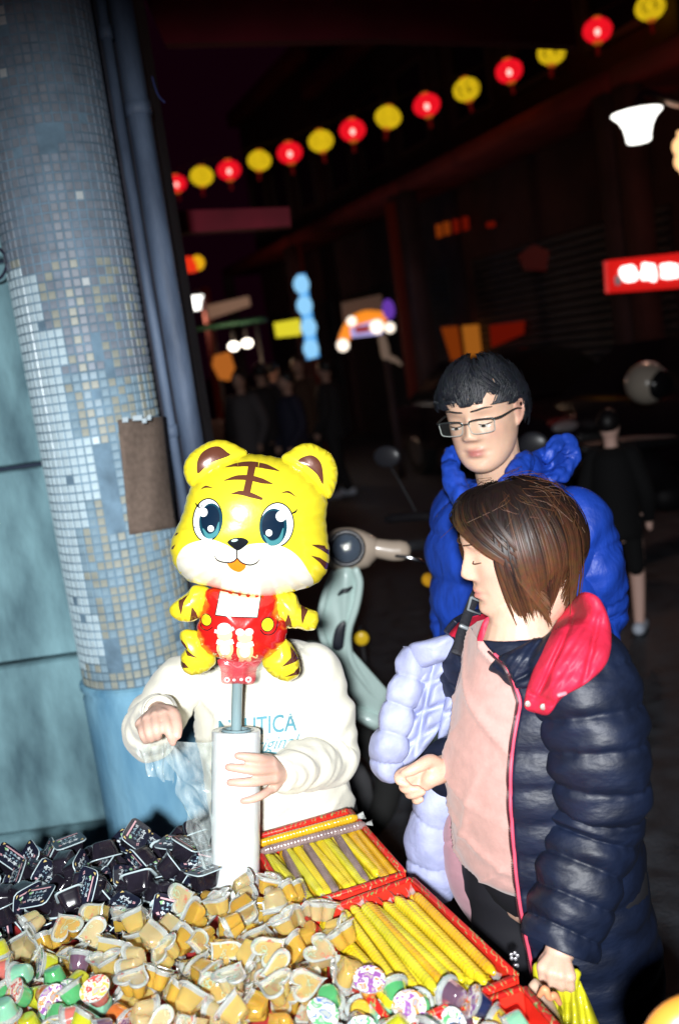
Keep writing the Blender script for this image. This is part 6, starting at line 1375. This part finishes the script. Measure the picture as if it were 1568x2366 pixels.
mb = MB(); pillow(mb, [(940, 1560, 1.90), (965, 1535, 1.89), (1010, 1530, 1.88), (1045, 1520, 1.88), (1040, 1590, 1.88), (1025, 1650, 1.87), (1005, 1700, 1.86), (960, 1755, 1.86), (915, 1790, 1.87), (905, 1740, 1.88), (925, 1650, 1.89)], .034, seams=[((960, 1590), (1040, 1560)), ((940, 1660), (1032, 1625)), ((920, 1735), (1010, 1680)), ((1000, 1540), (960, 1740))], sw=8, wrinkle=.0022, seed=8); build('front_panel', mb, lav, coat)
mb = MB(); pillow(mb, [(1050, 1500, 1.87), (1072, 1490, 1.86), (1088, 1520, 1.86), (1080, 1580, 1.86), (1068, 1650, 1.86), (1040, 1690, 1.86), (1012, 1712, 1.86), (1020, 1650, 1.86), (1040, 1560, 1.87)], .026, seams=[((1040, 1580), (1085, 1570)), ((1025, 1650), (1070, 1640))], sw=7, wrinkle=.0015, seed=9); build('back_panel', mb, lav, coat)
mb = MB(); mb.grid(puff_tube([P(1040, 1800, 1.90), P(1015, 1860, 1.90), P(1000, 1930, 1.90), P(998, 2000, 1.90), P(1008, 2065, 1.90)], [.036, .045, .046, .046, .036], .088, .010, 40, 100, seed=33, fold=.0015), 0, True, True, True); build('hanging_sleeve', mb, lav, coat)
pk2 = mat('cloth_dusty_pink', (.42, .22, .26), .85, sheen=.2, var=.08, vscale=40)
mb = MB(); pillow(mb, [(1032, 1890, 1.84), (1058, 1880, 1.82), (1078, 1950, 1.80), (1112, 2010, 1.80), (1125, 2100, 1.80), (1142, 2185, 1.80), (1090, 2135, 1.83), (1040, 2055, 1.85), (1020, 1960, 1.86)], .035, seams=[((1020, 1948), (1075, 1948))], sw=4, wrinkle=.002, seed=5, back=1.0); tag(build('pink_garment', mb, pk2), 'dusty pink sweatshirt hanging down beside the lavender coat', 'garment')
# strap with buckle
stm = mat('strap_black', (.015, .016, .022), .7, bump=.3, bscale=300)
st = thing('bag_strap', P(1055, 1510, 1.72), 'black webbing bag strap with grey buckle over the lavender coat', 'strap')
G = []
for u in np.linspace(0, 1, 24):
    x = 1118+(1052-1118)*u-6*math.sin(np.pi*u); y = 1330+(1512-1330)*u; G.append([P(x-11, y-4, 1.88-.15*u), P(x+11, y+4, 1.88-.15*u)])
mb = MB(); mb.grid(G); o = build('webbing', mb, stm, st); md = o.modifiers.new('t', 'SOLIDIFY'); md.thickness = .003
mb = MB(); q = [(1088, 1380), (1116, 1392), (1108, 1420), (1080, 1408)]; q = [P(x, y, 1.80) for x, y in q]; mb.tube(q+[q[0]], .003, 8, caps=False); build('buckle', mb, mat('buckle_grey', (.25, .28, .30), .3, metal=.4), st)
mb = MB(); mb.tube([P(1064, 1446, 1.765), P(1086, 1455, 1.765)], .004, 8); build('slider', mb, mat('buckle_grey', (.25, .28, .30), .3), st)
# plastic bags
yb = mat('plastic_yellow', (.55, .52, .02), .3, trans=.1, coat=.4, var=.15, vscale=12); pb = film_mat('plastic_peach', (.70, .48, .36), .55, .2, 14)
mb = MB(); pillow(mb, [(1268, 2262, 1.47), (1300, 2275, 1.46), (1330, 2258, 1.46), (1348, 2285, 1.45), (1372, 2340, 1.44), (1400, 2420, 1.43), (1395, 2520, 1.42), (1330, 2560, 1.42), (1262, 2530, 1.43), (1258, 2430, 1.44), (1285, 2340, 1.46), (1278, 2300, 1.47)], .05, seams=[((1310, 2270), (1310, 2520)), ((1335, 2270), (1365, 2500)), ((1290, 2350), (1270, 2500))], sw=7, wrinkle=.003, seed=11, back=1.0)
mb2 = MB(); tb_ = thing('yellow_bag', P(1320, 2540, 1.43), 'yellow plastic carrier bag held in the woman\'s lowered hand', 'bag'); build('sack', mb, yb, tb_)
mb = MB(); mb.tube([P(1243, 2238, 1.455), P(1252, 2270, 1.455), P(1268, 2300, 1.46), P(1282, 2340, 1.46)], [.010, .014, .012, .012], 10, sub=16); mb.tube([P(1330, 2250, 1.45), P(1322, 2262, 1.45), P(1312, 2300, 1.45)], [.008, .012, .014], 10, sub=10); build('handle', mb, yb, tb_)
mb = MB(); pillow(mb, [(1214, 2300, 1.40), (1232, 2262, 1.41), (1252, 2275, 1.41), (1270, 2300, 1.41), (1292, 2345, 1.40), (1318, 2420, 1.39), (1300, 2480, 1.39), (1262, 2440, 1.39), (1240, 2370, 1.395)], .03, wrinkle=.003, seed=12, back=.8); tb2 = thing('peach_bag', P(1290, 2470, 1.39), 'knotted clear peach plastic bag hanging beside the yellow bag', 'bag'); build('sack', mb, pb, tb2)
mb = MB(); mb.tube([P(1245, 2300, 1.36), P(1258, 2285, 1.355), P(1268, 2305, 1.355), P(1280, 2300, 1.36), P(1292, 2318, 1.365)], [.004, .006, .005, .006, .004], 10, sub=18); build('knot', mb, mat('plastic_orange_tie', (.75, .30, .15), .4), tb2)
# round balloon at the corner
cb = P(1612, 2432, 1.02); t = thing('round_balloon', A(cb[0], cb[1], 0), 'round orange rimmed green foil balloon on a stick below the dark jacket', 'balloon')
mb = MB(); ax = np.array([RV, UV, -f0]); mb.ellipsoid(cb, (.068, .068, .03), ax, nu=40, nv=20); build('orange_foil', mb, mat('foil_orange', (.75, .30, .04), .3, coat=.5), t)
mb = MB(); mb.ellipsoid(cb-f0*.008, (.048, .048, .026), ax, nu=36, nv=18); build('green_print', mb, mat('foil_green', (.10, .45, .28), .3, coat=.5), t)
mb = MB(); mb.tube([A(cb[0], cb[1], 0), cb-A(0, 0, .05)], .006, 8, rnd=False); build('stick', mb, stickm, t)

# ================================================================== PALE SCOOTER
YS = 3.15
pale = mat('scooter_pale_green', (.46, .60, .57), .35, coat=.5, var=.08, vscale=6); paleb = mat('scooter_beige', (.42, .34, .27), .35, coat=.5)
g0 = P(820, 1560, YS)
sc = thing('pale_scooter', A(g0[0], g0[1], 0), 'pale green step through scooter with round headlight parked behind the vendor', 'scooter')
mb = MB(); pillow(mb, [(742, 1470, YS), (738, 1420, YS), (752, 1365, YS), (772, 1322, YS), (800, 1306, YS-.02), (824, 1316, YS), (832, 1345, YS), (826, 1392, YS), (812, 1440, YS), (803, 1480, YS), (812, 1525, YS+.02), (835, 1568, YS+.04), (872, 1612, YS+.06), (925, 1650, YS+.08), (960, 1668, YS+.1), (962, 1715, YS+.1), (900, 1692, YS+.08), (845, 1645, YS+.06), (800, 1590, YS+.04), (768, 1530, YS+.02)], .035, back=1.0, n=140, nr=14, c=(792, 1480, YS)); build('leg_shield', mb, pale, sc)
mb = MB(); mb.tube([P(770, 1325, YS-.03), P(752, 1370, YS-.03), P(741, 1420, YS-.03), P(744, 1468, YS-.03), P(768, 1528, YS-.02)], .012, 10, sub=30); mb.tube([P(822, 1318, YS-.03), P(830, 1348, YS-.03), P(822, 1400, YS-.03), P(806, 1450, YS-.03), P(803, 1485, YS-.02), P(812, 1528, YS-.01), P(838, 1570, YS+.01), P(875, 1615, YS+.04), P(930, 1655, YS+.06)], .013, 10, sub=50); build('edge_trim', mb, pale, sc)
mb = MB(); pillow(mb, [(768, 1498, YS-.05), (772, 1460, YS-.05), (784, 1440, YS-.05), (798, 1436, YS-.05), (796, 1470, YS-.05), (790, 1500, YS-.05)], .006); build('vent', mb, mat('vent_black', (.01, .012, .02), .4), sc)
mb = MB(); mb.tube([P(782, 1374, YS-.055), P(792, 1366, YS-.06), P(802, 1364, YS-.06), P(812, 1357, YS-.055)], [.004, .008, .008, .004], 8, sub=12); build('emblem', mb, mat('emblem_dark', (.02, .025, .03), .4), sc)
hc = P(800, 1266, YS-.05)
mb = MB(); pillow(mb, [(755, 1240, YS), (775, 1222, YS), (815, 1220, YS), (850, 1232, YS), (875, 1250, YS), (880, 1275, YS), (860, 1300, YS), (845, 1312, YS), (800, 1318, YS), (762, 1310, YS), (750, 1275, YS)], .05, back=1.0); build('headset', mb, paleb, sc)
mb = MB(); th = np.linspace(0, 2*np.pi, 30); mb.tube([hc-f0*.03+RV*.052*math.cos(a)+UV*.052*math.sin(a) for a in th], .008, 10, caps=False); hl = build('headlight', mb, mat('headlight_rim', (.015, .015, .02), .3), sc)
mb = MB(); mb.ellipsoid(hc-f0*.02, (.05, .05, .025), ax, nu=28, nv=14); build('lens', mb, mat('headlight_lens', (.06, .08, .11), .04, coat=1.0, bump=.5, bscale=35), hl)
mb = MB(); mb.tube([P(845, 1262, YS), P(880, 1268, YS), P(905, 1272, YS), P(925, 1272, YS)], [.028, .032, .034, .034], 16, sub=14); build('switch_housing', mb, paleb, sc)
mb = MB(); mb.tube([P(928, 1265, YS+.01), P(946, 1262, YS+.02), P(975, 1258, YS+.06)], .019, 14, sub=8); build('grip', mb, mat('grip_black', (.012, .012, .015), .6), sc)
mb = MB(); mb.tube([P(915, 1284, YS-.03), P(945, 1288, YS-.04), P(970, 1296, YS-.04), P(992, 1306, YS-.03)], [.006, .006, .007, .005], 10, sub=20); build('brake_lever', mb, chrome, sc)
mb = MB(); pillow(mb, [(700, 1490, YS+.1), (770, 1500, YS+.1), (790, 1540, YS+.1), (808, 1590, YS+.1), (806, 1612, YS+.1), (770, 1622, YS+.1), (700, 1620, YS+.1)], .05, back=1.0); build('front_fender', mb, mat('scooter_grey_green', (.30, .36, .32), .5), sc)
wc = P(740, 1600, YS+.12); wc = A(wc[0], wc[1], .24); mb = MB(); mb.tube([wc+A(.19*math.cos(a), .05*math.cos(a), .19*math.sin(a)) for a in np.linspace(0, 2*np.pi, 28)], .05, 12, caps=False, up=(0, 1, 0)); w_ = build('wheel', mb, tyre, sc); mb = MB(); mb.tube([wc-A(0, .05, 0), wc+A(0, .05, 0)], .13, 18, rnd=False); build('rim', mb, rim, w_)
mb = MB(); mb.tube([wc+A(0, 0, .02), P(770, 1560, YS+.1), P(790, 1330, YS+.06)], .022, 12, sub=14); build('fork', mb, darkm, sc)
fb = P(950, 1690, YS+.12); rb_ = fb+A(.34, .22, 0)
mb = MB(); mb.tube([P(850, 1650, YS+.1), fb, fb+A(.2, .05, 0)], [.09, .1, .1], 14, sub=14, flat=.4); build('floorboard', mb, pale, sc)
mb = MB(); mb.tube([fb+A(.10, .05, .02), rb_+A(-.1, 0, .08), rb_+A(.2, .12, .1)], [.1, .15, .1], 16, sub=16); build('rear_body', mb, pale, sc)
mb = MB(); mb.tube([rb_+A(-.2, 0, .22), rb_+A(.05, 0, .26), rb_+A(.22, .12, .24)], [.08, .10, .08], 14, sub=14, flat=.5); build('seat', mb, mat('seat_black', (.012, .012, .014), .5), sc)
wc = A(rb_[0]+.2, rb_[1], .24); mb = MB(); mb.tube([wc+A(.19*math.cos(a), 0, .19*math.sin(a)) for a in np.linspace(0, 2*np.pi, 28)], .05, 12, caps=False, up=(0, 1, 0)); w_ = build('wheel', mb, tyre, sc); mb = MB(); mb.tube([wc-A(0, .05, 0), wc+A(0, .05, 0)], .13, 18, rnd=False); build('rim', mb, rim, w_)
p = P(835, 1475, 4.2); t = thing('kerb_reflector', A(p[0], p[1], 0), 'round yellow reflector disc on a dark post behind the scooter', 'reflector')
mb = MB(); mb.ellipsoid(p, (.032, .012, .032), nu=24, nv=12); build('disc', mb, mat('reflector_yellow', (.75, .50, .02), .3, emit=(1, .6, .02), estr=.12), t); mb = MB(); mb.tube([A(p[0], p[1]+.025, 0), p+A(0, .025, .05)], .014, 10, rnd=False); build('post', mb, blkp, t)
